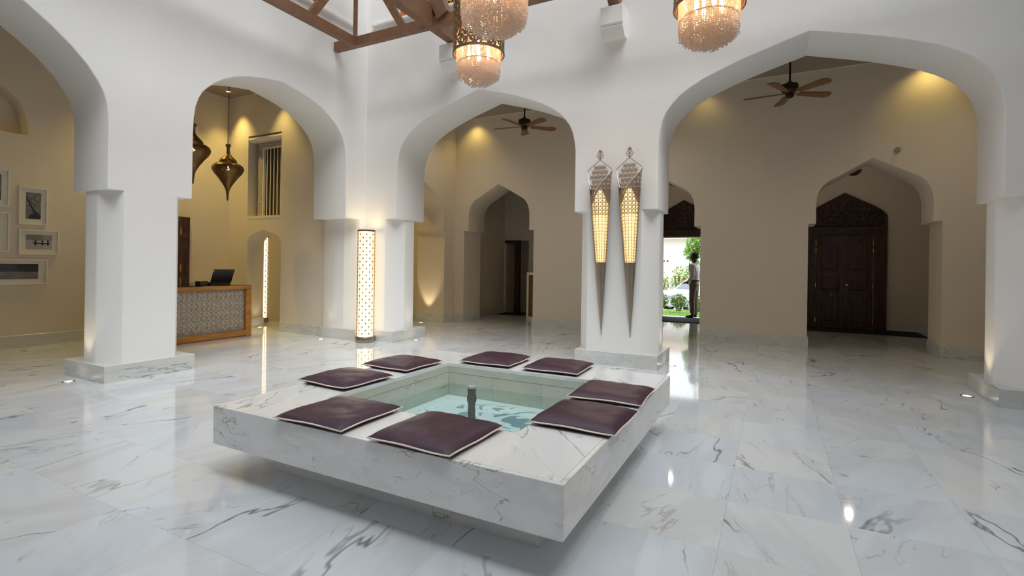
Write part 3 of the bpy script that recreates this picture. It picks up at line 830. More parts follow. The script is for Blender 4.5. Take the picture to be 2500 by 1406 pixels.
obj('plug', MB().lathe([(0,0),(0.022,0),(0.024,0.02),(0.015,0.035),(0,0.035)], (0,0,0), 12).xf(Matrix.Translation((-6.635,7.018,0.40)) @ Matrix.Rotation(pi/2, 4, 'X')), BLACK, L1, smooth=True)
soc = thing('wall_socket', 'small beige wall socket behind the floor lamp with a black plug', 'socket', (-6.62, 7.03, 0.34))
obj('socket_plate', MB().rbox((-6.668,7.019,0.345),(-6.575,7.031,0.452), 0.004), GOLDSOCK, soc)
L2 = dup(L1, (-10.56, 7.74, 0), 'glowing pierced floor lamp seen as a sliver through the arched doorway')
for ch in list(L2.children):
    if ch.name.startswith(('power_cord', 'plug')): bpy.data.objects.remove(ch)
lamp('lamp_glow', 'POINT', (-6.25, 6.55, 1.2), 5, (1.0, 0.72, 0.42), L1, shadow_soft_size=0.3) if False else None

# ------------------------------------------------------------------ pair of tall cone wall lamps
GLOW2 = emitter('warm_sconce_diffuser', (1.0, 0.68, 0.28), 1.7, (0.9, 0.8, 0.6))
def spiral(cx, cy_, r, turns, a0, sgn, n=12, tail=None):
    pts = []
    for q in range(n+1):
        t = q/n; rr = r*(1-0.78*t); a = a0 + sgn*turns*2*pi*t
        pts.append((cx+rr*cos(a), cy_+rr*sin(a)))
    return pts
def sconce(xc, label, flip=1):
    YW = 7.03
    ZT_, ZM, ZB = 2.765, 1.46, 0.414
    R0, R1 = 0.173, 0.084
    t = thing('cone_wall_lamp', label, 'wall lamp', (xc, YW, ZB), 'pair of cone wall lamps on the middle pier')
    xt = xc + 0.017      # the tip leans a little
    def rad_(z): return R1 + (R0-R1)*((z-ZM)/(ZT_-ZM)) if z > ZM else max(0.004, R1*((z-ZB)/(ZM-ZB))**0.92)
    def cxz(z): return xc + (xt-xc)*(1-(z-ZB)/(ZT_-ZB))
    DEP = 0.62          # flattened towards the wall
    def fm(s_, z, h):    # s_ = angle from the wall round the front: -pi..0 on the front half
        r = rad_(z)+h
        return (cxz(z)+r*cos(s_), YW-0.012-rad_(z)*DEP+ (r*DEP)*sin(s_), z)
    tip = MB()
    zz = [ZB, ZB+0.03, ZB+0.15, 0.8, 1.0, 1.2, 1.35, ZM]
    tip.loft([[fm(2*pi*i/20, z, 0) for i in range(20)] for z in zz], True, True, True)
    obj('cone_tip', tip, NICKEL, t, smooth=True)
    dif = MB(); zz = [ZM, 1.9, 2.25, 2.38, 2.48]
    dif.loft([[fm(2*pi*i/20, z, -0.014-max(0, z-2.25)*0.45) for i in range(20)] for z in zz], True, False, True)
    obj('diffuser', dif, GLOW2, t, smooth=True)
    shell = MB(); zz = [ZM, 1.7, 1.95, 2.2, 2.5]
    shell.loft([[fm(pi*i/12, z, -0.003) for i in range(13)] for z in zz], False)
    obj('spill_block', shell, BRONZE, t, smooth=True)  # added opaque shell, out of sight, keeps the glow from spilling onto the wall
    # height of the sheet edge at each angle: high pointed back, wrapped lower front
    def ztop(a):
        a = a % (2*pi)
        if a <= pi: return 9.0          # back half handled apart
        f = (a-pi)/pi                   # 0 at left edge, 1 at right edge
        if f < 0.16: return 2.74 - 1.1*f
        if f < 0.36: return 2.40
        g = (f-0.36)/0.64
        return 2.40 + 0.365*g**0.75
    body = MB(); NA, rows = 12, 26
    zrow = [ZM]; 
    k = 1.0
    hs = [0.055+0.040*j/rows for j in range(rows)]; sc = (ZT_-0.02-ZM)/sum(hs)
    for h in hs: zrow.append(zrow[-1]+h*sc)
    def motif(mb, a0, da, z, h, f, lim):
        r = rad_(z); wd = 0.0042 if z < 2.1 else 0.0062
        def add(pts, closed=False, w_=wd):
            if lim and any(q[1] > lim(q[0]) for q in pts): return
            mb.ribbon(pts, w_, 0.002, f, closed)
        # the map's first coordinate is an angle, so strips are laid in angle and height
        for sg in (-1, 1):
            pts = spiral(0, 0, 1.0, 1.25, -pi/2 if sg > 0 else -pi/2, sg, 12)
            add([(a0+da*(0.25*sg+0.23*p[0]), z+h*(0.30+0.28*p[1])) for p in pts])
            pts = spiral(0, 0, 1.0, 1.1, pi/2, -sg, 10)
            add([(a0+da*(0.27*sg+0.20*p[0]), z+h*(0.78+0.18*p[1])) for p in pts])
        add([(a0+da*0.09*cos(q*pi/4), z+h*(0.55+0.10*sin(q*pi/4))) for q in range(8)], True)
        add([(a0-da*0.5, z+h*0.55), (a0-da*0.36, z+h*0.48), (a0-da*0.5, z+h*0.36), (a0-da*0.64, z+h*0.48)], True, 0.007)
        add([(a0, z), (a0, z+h*0.45)]); add([(a0-da*0.5, z+h*0.5), (a0-da*0.5, z+h*1.1)])
    RM = 0.125
    fmm = lambda s_, z, h: fm(s_/RM, z, h)
    front = MB()
    lim = lambda s_: ztop(s_/RM)
    for j in range(rows):
        n2 = 8
        for i in range(n2):
            a = pi + (i+0.5)*pi/n2
            motif(front, a*RM, pi/n2*RM, zrow[j], zrow[j+1]-zrow[j], fmm, lim)
    obj('shade', front, SILVERB, t, label='pierced scroll fretwork shade, glowing in its lower half')
    # back sheet rises to a pointed crest
    back = MB(); yb = YW-0.012-R0*DEP
    fb = lambda s_, z, h: (xc+s_, yb-h, z)
    def crest(z):
        g = min(1.0, (z-2.765)/(2.905-2.765))
        return rad_(z)-0.008 if g < 0 else R0*(1-g)**0.9*(0.93+0.07*cos(g*3))
    cwb, chb = 0.058, 0.066
    for j in range(11):
        for i in range(-3, 4):
            z = 2.235+j*chb; x = (i+(0.5 if j % 2 else 0))*cwb
            if abs(x)+0.020 < crest(z+0.02) and abs(x)+0.006 < crest(z+0.062):
                for sg in (-1, 1):
                    back.ribbon([(x+0.014*sg+0.013*p[0], z+0.019+0.018*p[1]) for p in spiral(0,0,1,1.25,-pi/2,sg,12)], 0.0066, 0.002, fb)
                    back.ribbon([(x+0.014*sg+0.012*p[0], z+0.050+0.014*p[1]) for p in spiral(0,0,1,1.1,pi/2,-sg,10)], 0.0066, 0.002, fb)
                back.ribbon([(x+0.006*cos(q*pi/4), z+0.036+0.009*sin(q*pi/4)) for q in range(8)], 0.006, 0.002, fb, True)
                back.ribbon([(x, z-0.006), (x, z+0.026)], 0.007, 0.002, fb)
                back.ribbon([(x-cwb*0.5, z+0.033), (x-0.008, z+0.036)], 0.006, 0.002, fb); back.ribbon([(x+0.008, z+0.036), (x+cwb*0.5, z+0.033)], 0.006, 0.002, fb)
    edge = [(-R0, 2.72)] + [(-crest(2.765+0.14*q/8), 2.765+0.14*q/8) for q in range(8)] + [(0, 2.905)]
    back.ribbon(edge, 0.009, 0.003, fb); back.ribbon([(-x, z) for x, z in edge], 0.009, 0.003, fb)
    obj('back_sheet', back, SILVERB, t)
    fin = MB()
    fin.ribbon([(0, 2.895), (0, 3.035)], 0.012, 0.003, fb)
    for sg in (-1, 1):
        fin.ribbon([(sg*(0.026+0.026*p[0]), 2.965+0.03*p[1]) for p in spiral(0,0,1,1.3,-pi/2,1,14)], 0.008, 0.003, fb)
        fin.ribbon([(sg*(0.016+0.018*p[0]), 3.012+0.020*p[1]) for p in spiral(0,0,1,1.2,-pi/2,1,12)], 0.008, 0.003, fb)
        fin.ribbon([(sg*(0.012+0.014*p[0]), 2.925+0.014*p[1]) for p in spiral(0,0,1,1.2,pi/2,-1,12)], 0.007, 0.003, fb)
    fin.ribbon([(0.016*cos(q*pi/5), 3.035+0.013*sin(q*pi/5)) for q in range(10)], 0.008, 0.003, fb, True)
    obj('finial', fin, SILVERB, t)
    rim = MB()
    seq = [(pi + pi*f, ztop(pi+pi*f-1e-4)) for f in [0.36+0.64*q/16 for q in range(17)]]
    rim.tube([fm(a, min(z, 2.78), 0.003) for a, z in seq], 0.004, 6)
    rim.tube([fm(pi+pi*f, 2.74-1.1*f, 0.003) for f in (0.0, 0.04, 0.08, 0.12, 0.16)] + [fm(pi+pi*0.22, 2.50, 0.003)], 0.004, 6)
    for a in (pi, 2*pi): rim.tube([fm(a, z, 0.0) for z in (ZM, 1.9, 2.3, 2.76)], 0.0035, 6)
    obj('rim', rim, RIMM, t, smooth=True)
    return t
sconce(-2.200, 'left one of the two tall cone wall lamps on the white pier')
sconce(-1.782, 'right one of the two tall cone wall lamps on the white pier')

# ------------------------------------------------------------------ crystal chandeliers
def crystal():
    m = bpy.data.materials.new('crystal_beads'); m.use_nodes = True; nt = m.node_tree; L = nt.links.new
    nt.nodes.remove(nt.nodes['Principled BSDF']); o = nt.nodes['Material Output']
    tl = N(nt, 'ShaderNodeBsdfTranslucent'); tl.inputs['Color'].default_value = (1.0, 0.86, 0.74, 1)
    df = N(nt, 'ShaderNodeBsdfDiffuse'); df.inputs['Color'].default_value = (0.95, 0.92, 0.88, 1)
    gl = N(nt, 'ShaderNodeBsdfGlossy'); gl.inputs['Roughness'].default_value = 0.06
    a = N(nt, 'ShaderNodeMixShader'); a.inputs[0].default_value = 0.45; L(tl.outputs[0], a.inputs[1]); L(df.outputs[0], a.inputs[2])
    c = N(nt, 'ShaderNodeMixShader'); c.inputs[0].default_value = 0.34; L(a.outputs[0], c.inputs[1]); L(gl.outputs[0], c.inputs[2]); tp_ = N(nt, 'ShaderNodeBsdfTransparent'); e = N(nt, 'ShaderNodeMixShader'); e.inputs[0].default_value = 0.30; L(c.outputs[0], e.inputs[1]); L(tp_.outputs[0], e.inputs[2]); L(e.outputs[0], o.inputs['Surface'])
    return m
CRYST = crystal()
BULB = emitter('candle_bulb', (1.0, 0.55, 0.22), 75.0)
def bead(mb, x, y, z, r):
    mb.add([(x+r,y,z),(x,y+r,z),(x-r,y,z),(x,y-r,z),(x,y,z+r*1.25),(x,y,z-r*1.25)],
           [(0,1,4),(1,2,4),(2,3,4),(3,0,4),(1,0,5),(2,1,5),(3,2,5),(0,3,5)])
def make_chandelier(label, loc, ztop):
    """loc = centre of the lower rim of the drum"""
    x, y, z0 = loc; R = 0.292; H = 0.85
    t = thing('chandelier', label, 'chandelier', loc, 'drum chandeliers under the roof lantern')
    sh = MB(); ncol = 11; cw = 2*pi*R/ncol; rows = 5; ch = (H-0.06)/rows
    fm = lambda s_, t_, h: (x+(R+h)*cos(s_/R), y+(R+h)*sin(s_/R), z0+0.03+t_)
    th = 0.003
    for j in range(rows):
        for i in range(ncol):
            u = (i+(0.5 if j % 2 else 0))*cw; v = j*ch
            for sg in (-1, 1):
                sh.ribbon([(u+sg*cw*(0.25+0.21*p[0]), v+ch*(0.27+0.25*p[1])) for p in spiral(0,0,1,1.15,-pi/2,sg,14)], 0.021, th, fm)
                sh.ribbon([(u+sg*cw*(0.27+0.18*p[0]), v+ch*(0.76+0.20*p[1])) for p in spiral(0,0,1,1.0,pi/2,-sg,12)], 0.019, th, fm)
                sh.ribbon([(u, v), (u+sg*cw*0.12, v+ch*0.12), (u+sg*cw*0.5, v+ch*0.5), (u+sg*cw*0.40, v+ch*0.68), (u, v+ch)], 0.019, th, fm)
                sh.ribbon([(u+sg*cw*0.02, v+ch*0.42), (u+sg*cw*0.10, v+ch*0.53), (u+sg*cw*0.02, v+ch*0.66)], 0.024, th, fm)
            sh.ribbon([(u+cw*0.06*cos(q*pi/5), v+ch*(0.54+0.15*sin(q*pi/5))) for q in range(10)], 0.017, th, fm, True)
            sh.ribbon([(u-cw*0.09, v+ch*0.03), (u+cw*0.09, v+ch*0.03)], 0.04, th, fm)
    obj('drum_shade', sh, GILT, t, label='pierced bronze drum with scrolling leaves')
    for zz, hh, nm in ((0, 0.032, 'lower_rim'), (H-0.032, 0.032, 'upper_rim')):
        obj(nm, MB().lathe([(R-0.004,zz),(R+0.006,zz),(R+0.006,zz+hh),(R-0.004,zz+hh),(R-0.004,zz)], loc, 48), BRONZE, t, smooth=True)
    cr = MB(); rn = random.Random(3)
    RC = 0.25
    n = 104
    for k in range(n):
        a = 2*pi*k/n
        zz = 0.26 + rn.uniform(0,0.01)
        while zz > -0.20:
            bead(cr, x+RC*cos(a), y+RC*sin(a), z0+zz, 0.0068+rn.uniform(-.0008,.0008)); zz -= 0.0158
    for q, r in enumerate((0.242, 0.222, 0.20, 0.178, 0.155, 0.13, 0.105, 0.08, 0.05, 0.02)):
        n = max(5, int(2*pi*r/0.0195))
        zb = -0.235 - 0.105*(1-(r/0.25)**2)
        zt = -0.10 if q < 2 else -0.13
        for k in range(n):
            a = 2*pi*(k+0.5*(q % 2))/n
            zz = zt - rn.uniform(0, 0.015)
            while zz > zb - rn.uniform(0, 0.022):
                bead(cr, x+r*cos(a)+rn.uniform(-.004,.004), y+r*sin(a)+rn.uniform(-.004,.004), z0+zz, 0.0078+rn.uniform(-.0015,.0015)); zz -= 0.0185
    obj('crystal_fringe', cr, CRYST, t, kind='stuff')
    for zz, rr in ((0.27, RC), (-0.10, 0.235)):
        obj('hoop', MB().tube([(x+rr*cos(2*pi*k/40), y+rr*sin(2*pi*k/40), z0+zz) for k in range(40)], 0.006, 6, closed=True), BRONZE, t, smooth=True)
    sp = MB()
    for k in range(4):
        a = pi/4+k*pi/2
        sp.tube([(x,y,z0+0.30),(x+0.12*cos(a),y+0.12*sin(a),z0+0.30),(x+R*cos(a),y+R*sin(a),z0+0.30)], 0.007, 6)
    sp.tube([(x,y,z0+0.28),(x,y,ztop)], 0.010, 8)
    sp.lathe([(0,0),(0.06,0),(0.05,0.04),(0.012,0.05),(0,0.05)], (x,y,ztop-0.05), 16)
    obj('hanging_rod', sp, BRONZE, t, smooth=True)
    for k in range(4):
        a = k*pi/2+0.5; bx_, by_ = x+0.11*cos(a), y+0.11*sin(a)
        obj('bulb', MB().lathe([(0,0.20),(0.012,0.20),(0.012,0.12),(0.019,0.09),(0.017,0.05),(0.006,0.015),(0,0.01)], (bx_,by_,z0-0.06), 12), BULB, t, smooth=True)
    return t
CH = make_chandelier('front crystal drum chandelier, its beads hanging largest at the top of the picture', (-1.89, 3.30, 3.47), 7.40)
dup(CH, (-0.53, 4.68, 3.66), 'right crystal drum chandelier hanging before the large right archway')
dup(CH, (-3.04, 4.96, 3.80), 'rear crystal drum chandelier whose whole pierced drum shows behind the front one')

# ------------------------------------------------------------------ pierced pendant lanterns over the desk
def pierced():
    m = bpy.data.materials.new('pierced_dark_brass'); m.use_nodes = True; nt = m.node_tree; L = nt.links.new
    b = nt.nodes['Principled BSDF']; o = nt.nodes['Material Output']
    b.inputs['Base Color'].default_value = (0.16, 0.09, 0.035, 1); b.inputs['Metallic'].default_value = 0.8; b.inputs['Roughness'].default_value = 0.35
    tc = N(nt, 'ShaderNodeTexCoord')
    vo = N(nt, 'ShaderNodeTexVoronoi'); vo.inputs['Scale'].default_value = 75; L(tc.outputs['Object'], vo.inputs['Vector'])
    r = N(nt, 'ShaderNodeMath', operation='LESS_THAN'); L(vo.outputs['Distance'], r.inputs[0]); r.inputs[1].default_value = 0.27
    tr = N(nt, 'ShaderNodeBsdfTransparent'); ms = N(nt, 'ShaderNodeMixShader')
    L(r.outputs[0], ms.inputs[0]); L(b.outputs[0], ms.inputs[1]); L(tr.outputs[0], ms.inputs[2]); L(ms.outputs[0], o.inputs['Surface'])
    return m
PIERCED = pierced()
LBULB = emitter('lantern_bulb', (1.0, 0.5, 0.16), 22.0)
def lantern(x, y, zb, label):
    t = thing('pendant_lantern', label, 'lantern', (x, y, zb), 'pierced brass lanterns above the reception desk')
    s_ = 0.97/0.97
    prof = [(0.004,0),(0.014,0.02),(0.018,0.10),(0.030,0.195),(0.052,0.25),(0.098,0.33),(0.165,0.43),(0.228,0.505),(0.262,0.565),(0.268,0.605),(0.25,0.65),(0.205,0.685),(0.15,0.70)]
    bd = obj('lantern_body', MB().lathe(prof, (x,y,zb), 32), PIERCED, t, smooth=True)
    prof = [(0.150,0.695),(0.152,0.715),(0.146,0.745),(0.115,0.785),(0.075,0.82),(0.040,0.865),(0.030,0.89)]
    obj('lantern_cap', MB().lathe(prof, (x,y,zb), 28), PIERCED, t, smooth=True)
    prof = [(0.0,0.885),(0.030,0.885),(0.027,0.96),(0.030,1.0),(0.044,1.01),(0.047,1.03),(0.038,1.05),(0.010,1.06),(0,1.06)]
    obj('neck', MB().lathe(prof, (x,y,zb), 20), BRONZE, t, smooth=True)
    obj('bulb', MB().lathe([(0,0.56),(0.018,0.57),(0.026,0.595),(0.018,0.625),(0.008,0.65),(0,0.65)], (x,y,zb), 12), LBULB, t, smooth=True)
    chn = MB(); z = zb+1.05; k = 0
    while z < 4.88:
        c_, s2 = (1,0) if k % 2 else (0,1)
        chn.tube([(x+c_*0.013*cos(q*pi/4), y+s2*0.013*cos(q*pi/4), z+0.025+0.028*sin(q*pi/4)) for q in range(8)], 0.004, 5, closed=True)
        z += 0.046; k += 1
    obj('chain', chn, BRONZE, t, smooth=True)
    return t
PL = lantern(-9.0, 5.88, 2.51, 'pierced brass pendant lantern hanging in full view over the reception desk')
dup(PL, (-9.0, 5.25, 2.73), 'pierced brass pendant lantern half hidden behind the white pier')
for o in list(COL.objects):
    if o.name == 'pendant_lantern.001':
        for ch in o.children:
            if ch.name.startswith('chain'): ch.scale.z = 1.0

# ------------------------------------------------------------------ ceiling fans
FANW = wood('fan_blade_wood', (0.16, 0.065, 0.022), (0.25, 0.105, 0.035), 0.4, (5, 5, 5))
DKB = plain('fan_dark_bronze', (0.05, 0.032, 0.022), 0.4, 0.6)
def fan(x, y, label, a0):
    zc = 4.93
    t = thing('ceiling_fan', label, 'fan', (x, y, zc), 'ceiling fans in the back aisle')
    obj('rod', MB().tube([(x,y,zc-0.03),(x,y,4.33)], 0.016, 10).lathe([(0,0),(0.07,0),(0.065,-0.035),(0.02,-0.05),(0,-0.05)], (x,y,zc), 16), DKB, t, smooth=True)
    obj('motor', MB().lathe([(0,0.155),(0.025,0.15),(0.045,0.12),(0.118,0.095),(0.125,0.075),(0.118,-0.005),(0.105,-0.02),(0.06,-0.035),(0.065,-0.05),(0.062,-0.095),(0.035,-0.115),(0,-0.12)], (x,y,4.22), 24), DKB, t, smooth=True)
    for k in range(5):
        a = a0 + k*2*pi/5; m_ = MB()
        def bl(i, j):
            r = 0.14+0.53*i; wdt = 0.075*(0.75+0.45*i)*(1 if i < 0.93 else sqrt(max(0, 1-((i-0.93)/0.07)**2))*0.6+0.4)
            s_ = (j-0.5)*2*wdt
            return r, s_, -s_*0.18
        top = MB().grid(lambda i, j: bl(i, j), 10, 4); bot = MB().grid(lambda i, j: (lambda p: (p[0], p[1], p[2]-0.008))(bl(i, 1-j)), 10, 4)
        m_.add(top.v, top.f).add(bot.v, bot.f)
        e = MB()
        m_.bar((0.06,0,-0.004), (0.20,0,-0.004), 0.03, 0.008)
        m_.xf(Matrix.Translation((x, y, 4.185)) @ Matrix.Rotation(a, 4, 'Z'))
        obj('blade', m_, FANW, t, smooth=True, ang=50)
    return t
fan(-4.48, 9.1, 'brown ceiling fan behind the middle archway', 0.75)
fan(0.187, 9.1, 'brown ceiling fan behind the large right archway', 0.55)

# ------------------------------------------------------------------ roof beams
def beam(label, a, b, wx, wz, extra=()):
    m_ = MB().bar(a, b, wx, wz)
    o = obj('roof_beam', m_, BEAM, None, label=label, cat='beam', group='roof beams over the courtyard hall', origin=((Vector(a)+Vector(b))/2))
    for k, (p, q, w1, w2, nm) in enumerate(extra):
        obj(nm, MB().bar(p, q, w1, w2), BEAM, o)
    return o
ZB_ = 5.075
beam('timber tie beam running along the left wall, meeting its neighbour at the corner post', (-6.26,-0.5,ZB_), (-6.26,6.219,ZB_), 0.10, 0.15,
     [((-6.26,6.27,5.15),(-6.26,6.27,7.0),0.05,0.05,'post'), ((-6.26,5.32,5.08),(-6.26,6.20,6.40),0.085,0.12,'brace'), ((-6.26,1.0,5.08),(-6.26,0.1,6.4),0.085,0.12,'brace')])
beam('timber tie beam running along the back wall over the middle archway', (-6.70,6.27,ZB_), (2.75,6.27,ZB_), 0.10, 0.15,
     [((-5.22,6.27,5.10),(-6.15,6.27,6.50),0.085,0.11,'brace'), ((-4.44,6.27,5.12),(-5.2,6.27,6.60),0.17,0.20,'brace'), ((-4.80,6.36,5.10),(-4.55,6.36,5.38),0.03,0.06,'tie_rod')])
beam('heaviest timber beam, crossing above the rear chandelier into the back wall', (-4.70,-0.5,5.164), (-4.70,7.03,5.164), 0.14, 0.32)
beam('timber beam resting on the white corbel above the wall lamps', (-2.03,5.2,6.55), (-2.03,6.98,5.10), 0.15, 0.18)
beam('high ridge timber carrying the front chandelier', (-7.0,3.30,7.47), (3.1,3.30,7.47), 0.16, 0.2)
beam('high ridge timber carrying the two rear chandeliers', (-7.0,4.82,7.47), (3.1,4.82,7.47), 0.34, 0.2)

# ------------------------------------------------------------------ reception desk
DX0, DX1, DY0, DY1, DZ = -9.30, -8.69, 4.05, 6.185, 0.955
desk = thing('reception_desk', 'teak framed reception desk with an embossed pewter front', 'desk', ((DX0+DX1)/2, (DY0+DY1)/2, 0))
tp = MB().rbox((DX0,DY0,DZ-0.075), (DX1,DY1,DZ-0.004), 0.012); obj('top_frame', tp, DESKW, desk)
obj('glass_top', MB().box((DX0+0.02,DY0+0.02,DZ-0.004), (DX1-0.015,DY1-0.02,DZ+0.006)), DARKGLASS, desk)
for y0, y1 in ((DY1-0.115,DY1), (DY0,DY0+0.115)):
    obj('side_frame', MB().rbox((DX0,y0,0.0), (DX1,y1,DZ-0.076), 0.01), DESKW, desk)
obj('bottom_rail', MB().rbox((DX0,DY0+0.115,0.03), (DX1,DY1-0.115,0.125), 0.008), DESKW, desk)
obj('plinth_rail', MB().box((DX0,DY0+0.115,0.0), (DX1-0.03,DY1-0.115,0.03)), DESKW, desk)
pm = MB().box((DX1-0.075,DY0+0.115,0.125), (DX1-0.05,DY1-0.115,DZ-0.076))
fp = obj('front_panel', pm, DESKP, desk, label='embossed pewter front panel')
emb = MB(); fe = lambda s_, t_, h: (DX1-0.0505+h, s_, t_)
ch_, cv = 0.17, 0.1885
for i in range(12):
    for j in range(5):
        u = DY0+0.115 + (i+(0.5 if j % 2 else 0))*ch_; v = 0.125+(j-0.25)*cv*0.9
        for sg in (-1, 1):
            sets = [[(u+sg*ch_*(0.24+0.17*p[0]), v+cv*(0.28+0.22*p[1])) for p in spiral(0,0,1,1.3,-pi/2,sg,13)],
                    [(u+sg*ch_*(0.26+0.15*p[0]), v+cv*(0.74+0.18*p[1])) for p in spiral(0,0,1,1.1,pi/2,-sg,11)],
                    [(u, v), (u+sg*ch_*0.10, v+cv*0.16), (u+sg*ch_*0.46, v+cv*0.50), (u+sg*ch_*0.38, v+cv*0.66), (u+sg*ch_*0.06, v+cv*0.9)],
                    [(u+sg*ch_*0.02, v+cv*0.40), (u+sg*ch_*0.08, v+cv*0.50), (u+sg*ch_*0.01, v+cv*0.62)],
                    [(u+sg*ch_*0.40, v+cv*0.05), (u+sg*ch_*0.49, v+cv*0.14), (u+sg*ch_*0.42, v+cv*0.24)]]
            for pts in sets:
                if all(DY0+0.13 < q[0] < DY1-0.13 and 0.135 < q[1] < DZ-0.085 for q in pts):
                    emb.ribbon(pts, 0.0095, 0.004, fe)
obj('embossed_scrolls', emb, plain('raised_pewter', (0.56,0.51,0.44), 0.4, 0.3), fp)
obj('back_panel', MB().box((DX0+0.01,DY0+0.115,0.125), (DX0+0.03,DY1-0.115,DZ-0.076)), DESKW, desk)

# ------------------------------------------------------------------ laptop on its dock
lap = thing('laptop', 'open black laptop on a dock, its lid turned to the hall', 'laptop', (-9.0, 5.70, DZ+0.006))
zt = DZ+0.006
obj('dock', MB().rbox((-9.18,5.54,zt), (-8.93,5.92,zt+0.026), 0.006), BLACK, lap)
bs = MB().rbox((-9.20,5.53,zt+0.028), (-8.94,5.93,zt+0.05), 0.005); obj('keyboard_base', bs, BLACK, lap)
lid = MB().box((-0.004,0,0), (0.004,0.39,0.265))
ml = Matrix.Translation((-8.945,5.545,zt+0.045)) @ Matrix.Rotation(rad(24), 4, 'Y')
lo = obj('lid', lid.xf(ml), BLACK, lap)
obj('lid_mark', MB().box((0.0045,0.035,0.222), (0.0055,0.075,0.230)).xf(ml @ Matrix.Translation((0,0.02,0.0)) @ Matrix.Rotation(rad(18), 4, 'X')), plain('lid_badge', (0.7,0.7,0.7), 0.3), lo)
obj('lid_mark', MB().box((0.0045,0.32,0.242), (0.0055,0.36,0.246)).xf(ml), plain('lid_badge_small', (0.35,0.35,0.35), 0.3), lo)
for y in (5.59, 5.87): obj('hinge', MB().tube([(-8.945,y-0.02,zt+0.045),(-8.945,y+0.02,zt+0.045)], 0.01, 8), BLACK, lap, smooth=True)
box_ = thing('card_printer', 'small dark brown box beside the laptop on the desk', 'box', (-9.05, 5.38, DZ+0.006))
obj('case', MB().rbox((-9.12,5.38,zt), (-8.97,5.53,zt+0.075), 0.006), plain('dark_brown_plastic', (0.035,0.02,0.012), 0.4), box_)
obj('cable', MB().tube([(-9.02,5.38,zt+0.05),(-9.02,5.28,zt+0.045),(-9.0,5.20,zt+0.025),(-9.02,5.22,zt+0.01),(-9.02,5.39,zt+0.006)], 0.005, 6), BLACK, box_, smooth=True)

# ------------------------------------------------------------------ framed photographs on the left wall
GLZ = None
def sea_mat(name, dark, mid, light, horizon, grain=9.0, flip=False):
    m, nt, b = mat_new(name); L = nt.links.new
    tc = N(nt, 'ShaderNodeTexCoord'); sp = N(nt, 'ShaderNodeSeparateXYZ'); L(tc.outputs['Generated'], sp.inputs[0])
    mp = N(nt, 'ShaderNodeMapping'); mp.inputs['Scale'].default_value = (1, 1.5, grain); L(tc.outputs['Generated'], mp.inputs['Vector'])
    n = N(nt, 'ShaderNodeTexNoise'); n.inputs['Scale'].default_value = 3; n.inputs['Detail'].default_value = 5; L(mp.outputs['Vector'], n.inputs['Vector'])
    r = N(nt, 'ShaderNodeMapRange'); L(n.outputs['Fac'], r.inputs['Value']); r.inputs['From Min'].default_value = 0.3; r.inputs['From Max'].default_value = 0.7
    m1 = N(nt, 'ShaderNodeMix', data_type='RGBA'); L(r.outputs['Result'], m1.inputs[0]); m1.inputs[6].default_value = (*[mid]*3, 1); m1.inputs[7].default_value = (*[light]*3, 1)
    h = N(nt, 'ShaderNodeMapRange'); L(sp.outputs['Z'], h.inputs['Value']); h.inputs['From Min'].default_value = horizon-0.02; h.inputs['From Max'].default_value = horizon+0.02
    m2 = N(nt, 'ShaderNodeMix', data_type='RGBA'); L(h.outputs['Result'], m2.inputs[0]); L(m1.outputs[2], m2.inputs[6]); m2.inputs[7].default_value = (*[dark]*3, 1)
    L(m2.outputs[2], b.inputs['Base Color']); b.inputs['Roughness'].default_value = 0.15; b.inputs['Coat Weight'].default_value = 0.6; b.inputs['Coat Roughness'].default_value = 0.03
    return m
INK = plain('photo_black', (0.02,0.02,0.022), 0.2)
def picture(y0, y1, z0, z1, label, mat, mw, shapes=()):
    xw = XO + 0.002
    t = thing('framed_photograph', label, 'picture', (xw, (y0+y1)/2, z0), 'framed black and white photographs on the left wall')
    f = MB(); fw2 = 0.022; dp = 0.035
    o_ = [(y0,z0),(y1,z0),(y1,z1),(y0,z1)]; i_ = [(y0+fw2,z0+fw2),(y1-fw2,z0+fw2),(y1-fw2,z1-fw2),(y0+fw2,z1-fw2)]
    f.loft([[(xw,a,b) for a, b in o_], [(xw+dp,a,b) for a, b in o_], [(xw+dp,a,b) for a, b in i_], [(xw+0.010,a,b) for a, b in i_]], True, True, False)
    obj('frame', f, WHITEP, t)
    obj('mount', MB().box((xw+0.010,y0+fw2,z0+fw2), (xw+0.016,y1-fw2,z1-fw2)), MATB, t)
    a0, a1, b0, b1 = y0+mw[0], y1-mw[1], z0+mw[2], z1-mw[3]
    ph = obj('print', MB().box((xw+0.016,a0,b0), (xw+0.0175,a1,b1)), mat, t)
    if shapes:
        s_ = MB()
        for poly in shapes:
            pts = [(a0+(a1-a0)*u, b0+(b1-b0)*v) for u, v in poly]
            s_.add([(xw+0.0182,a,b) for a, b in pts], [tuple(range(len(pts)))])
        obj('print_silhouette', s_, INK, ph)
    return t
P1m = sea_mat('print_waves', 0.16, 0.03, 0.30, 0.96, 5); P2m = sea_mat('print_calm_sea', 0.20, 0.30, 0.46, 0.62, 14)
P3m = sea_mat('print_night_shore', 0.022, 0.09, 0.22, 0.48, 7); P4m = sea_mat('print_surf', 0.05, 0.04, 0.17, 0.9, 6)
picture(2.95, 3.345, 2.19, 2.755, 'topmost framed photograph, cut by the left edge of the picture', P4m, (0.06,0.095,0.09,0.09))
picture(3.452, 3.808, 1.930, 2.528, 'upright framed photograph of an oar over dark waves', P1m, (0.085,0.085,0.09,0.09),
        [[(0.0,0.82),(0.06,0.86),(0.62,0.28),(0.52,0.22)], [(0.5,0.02),(0.95,0.04),(0.98,0.14),(0.80,0.26),(0.62,0.30),(0.50,0.24),(0.3,0.16),(0.1,0.03)]])
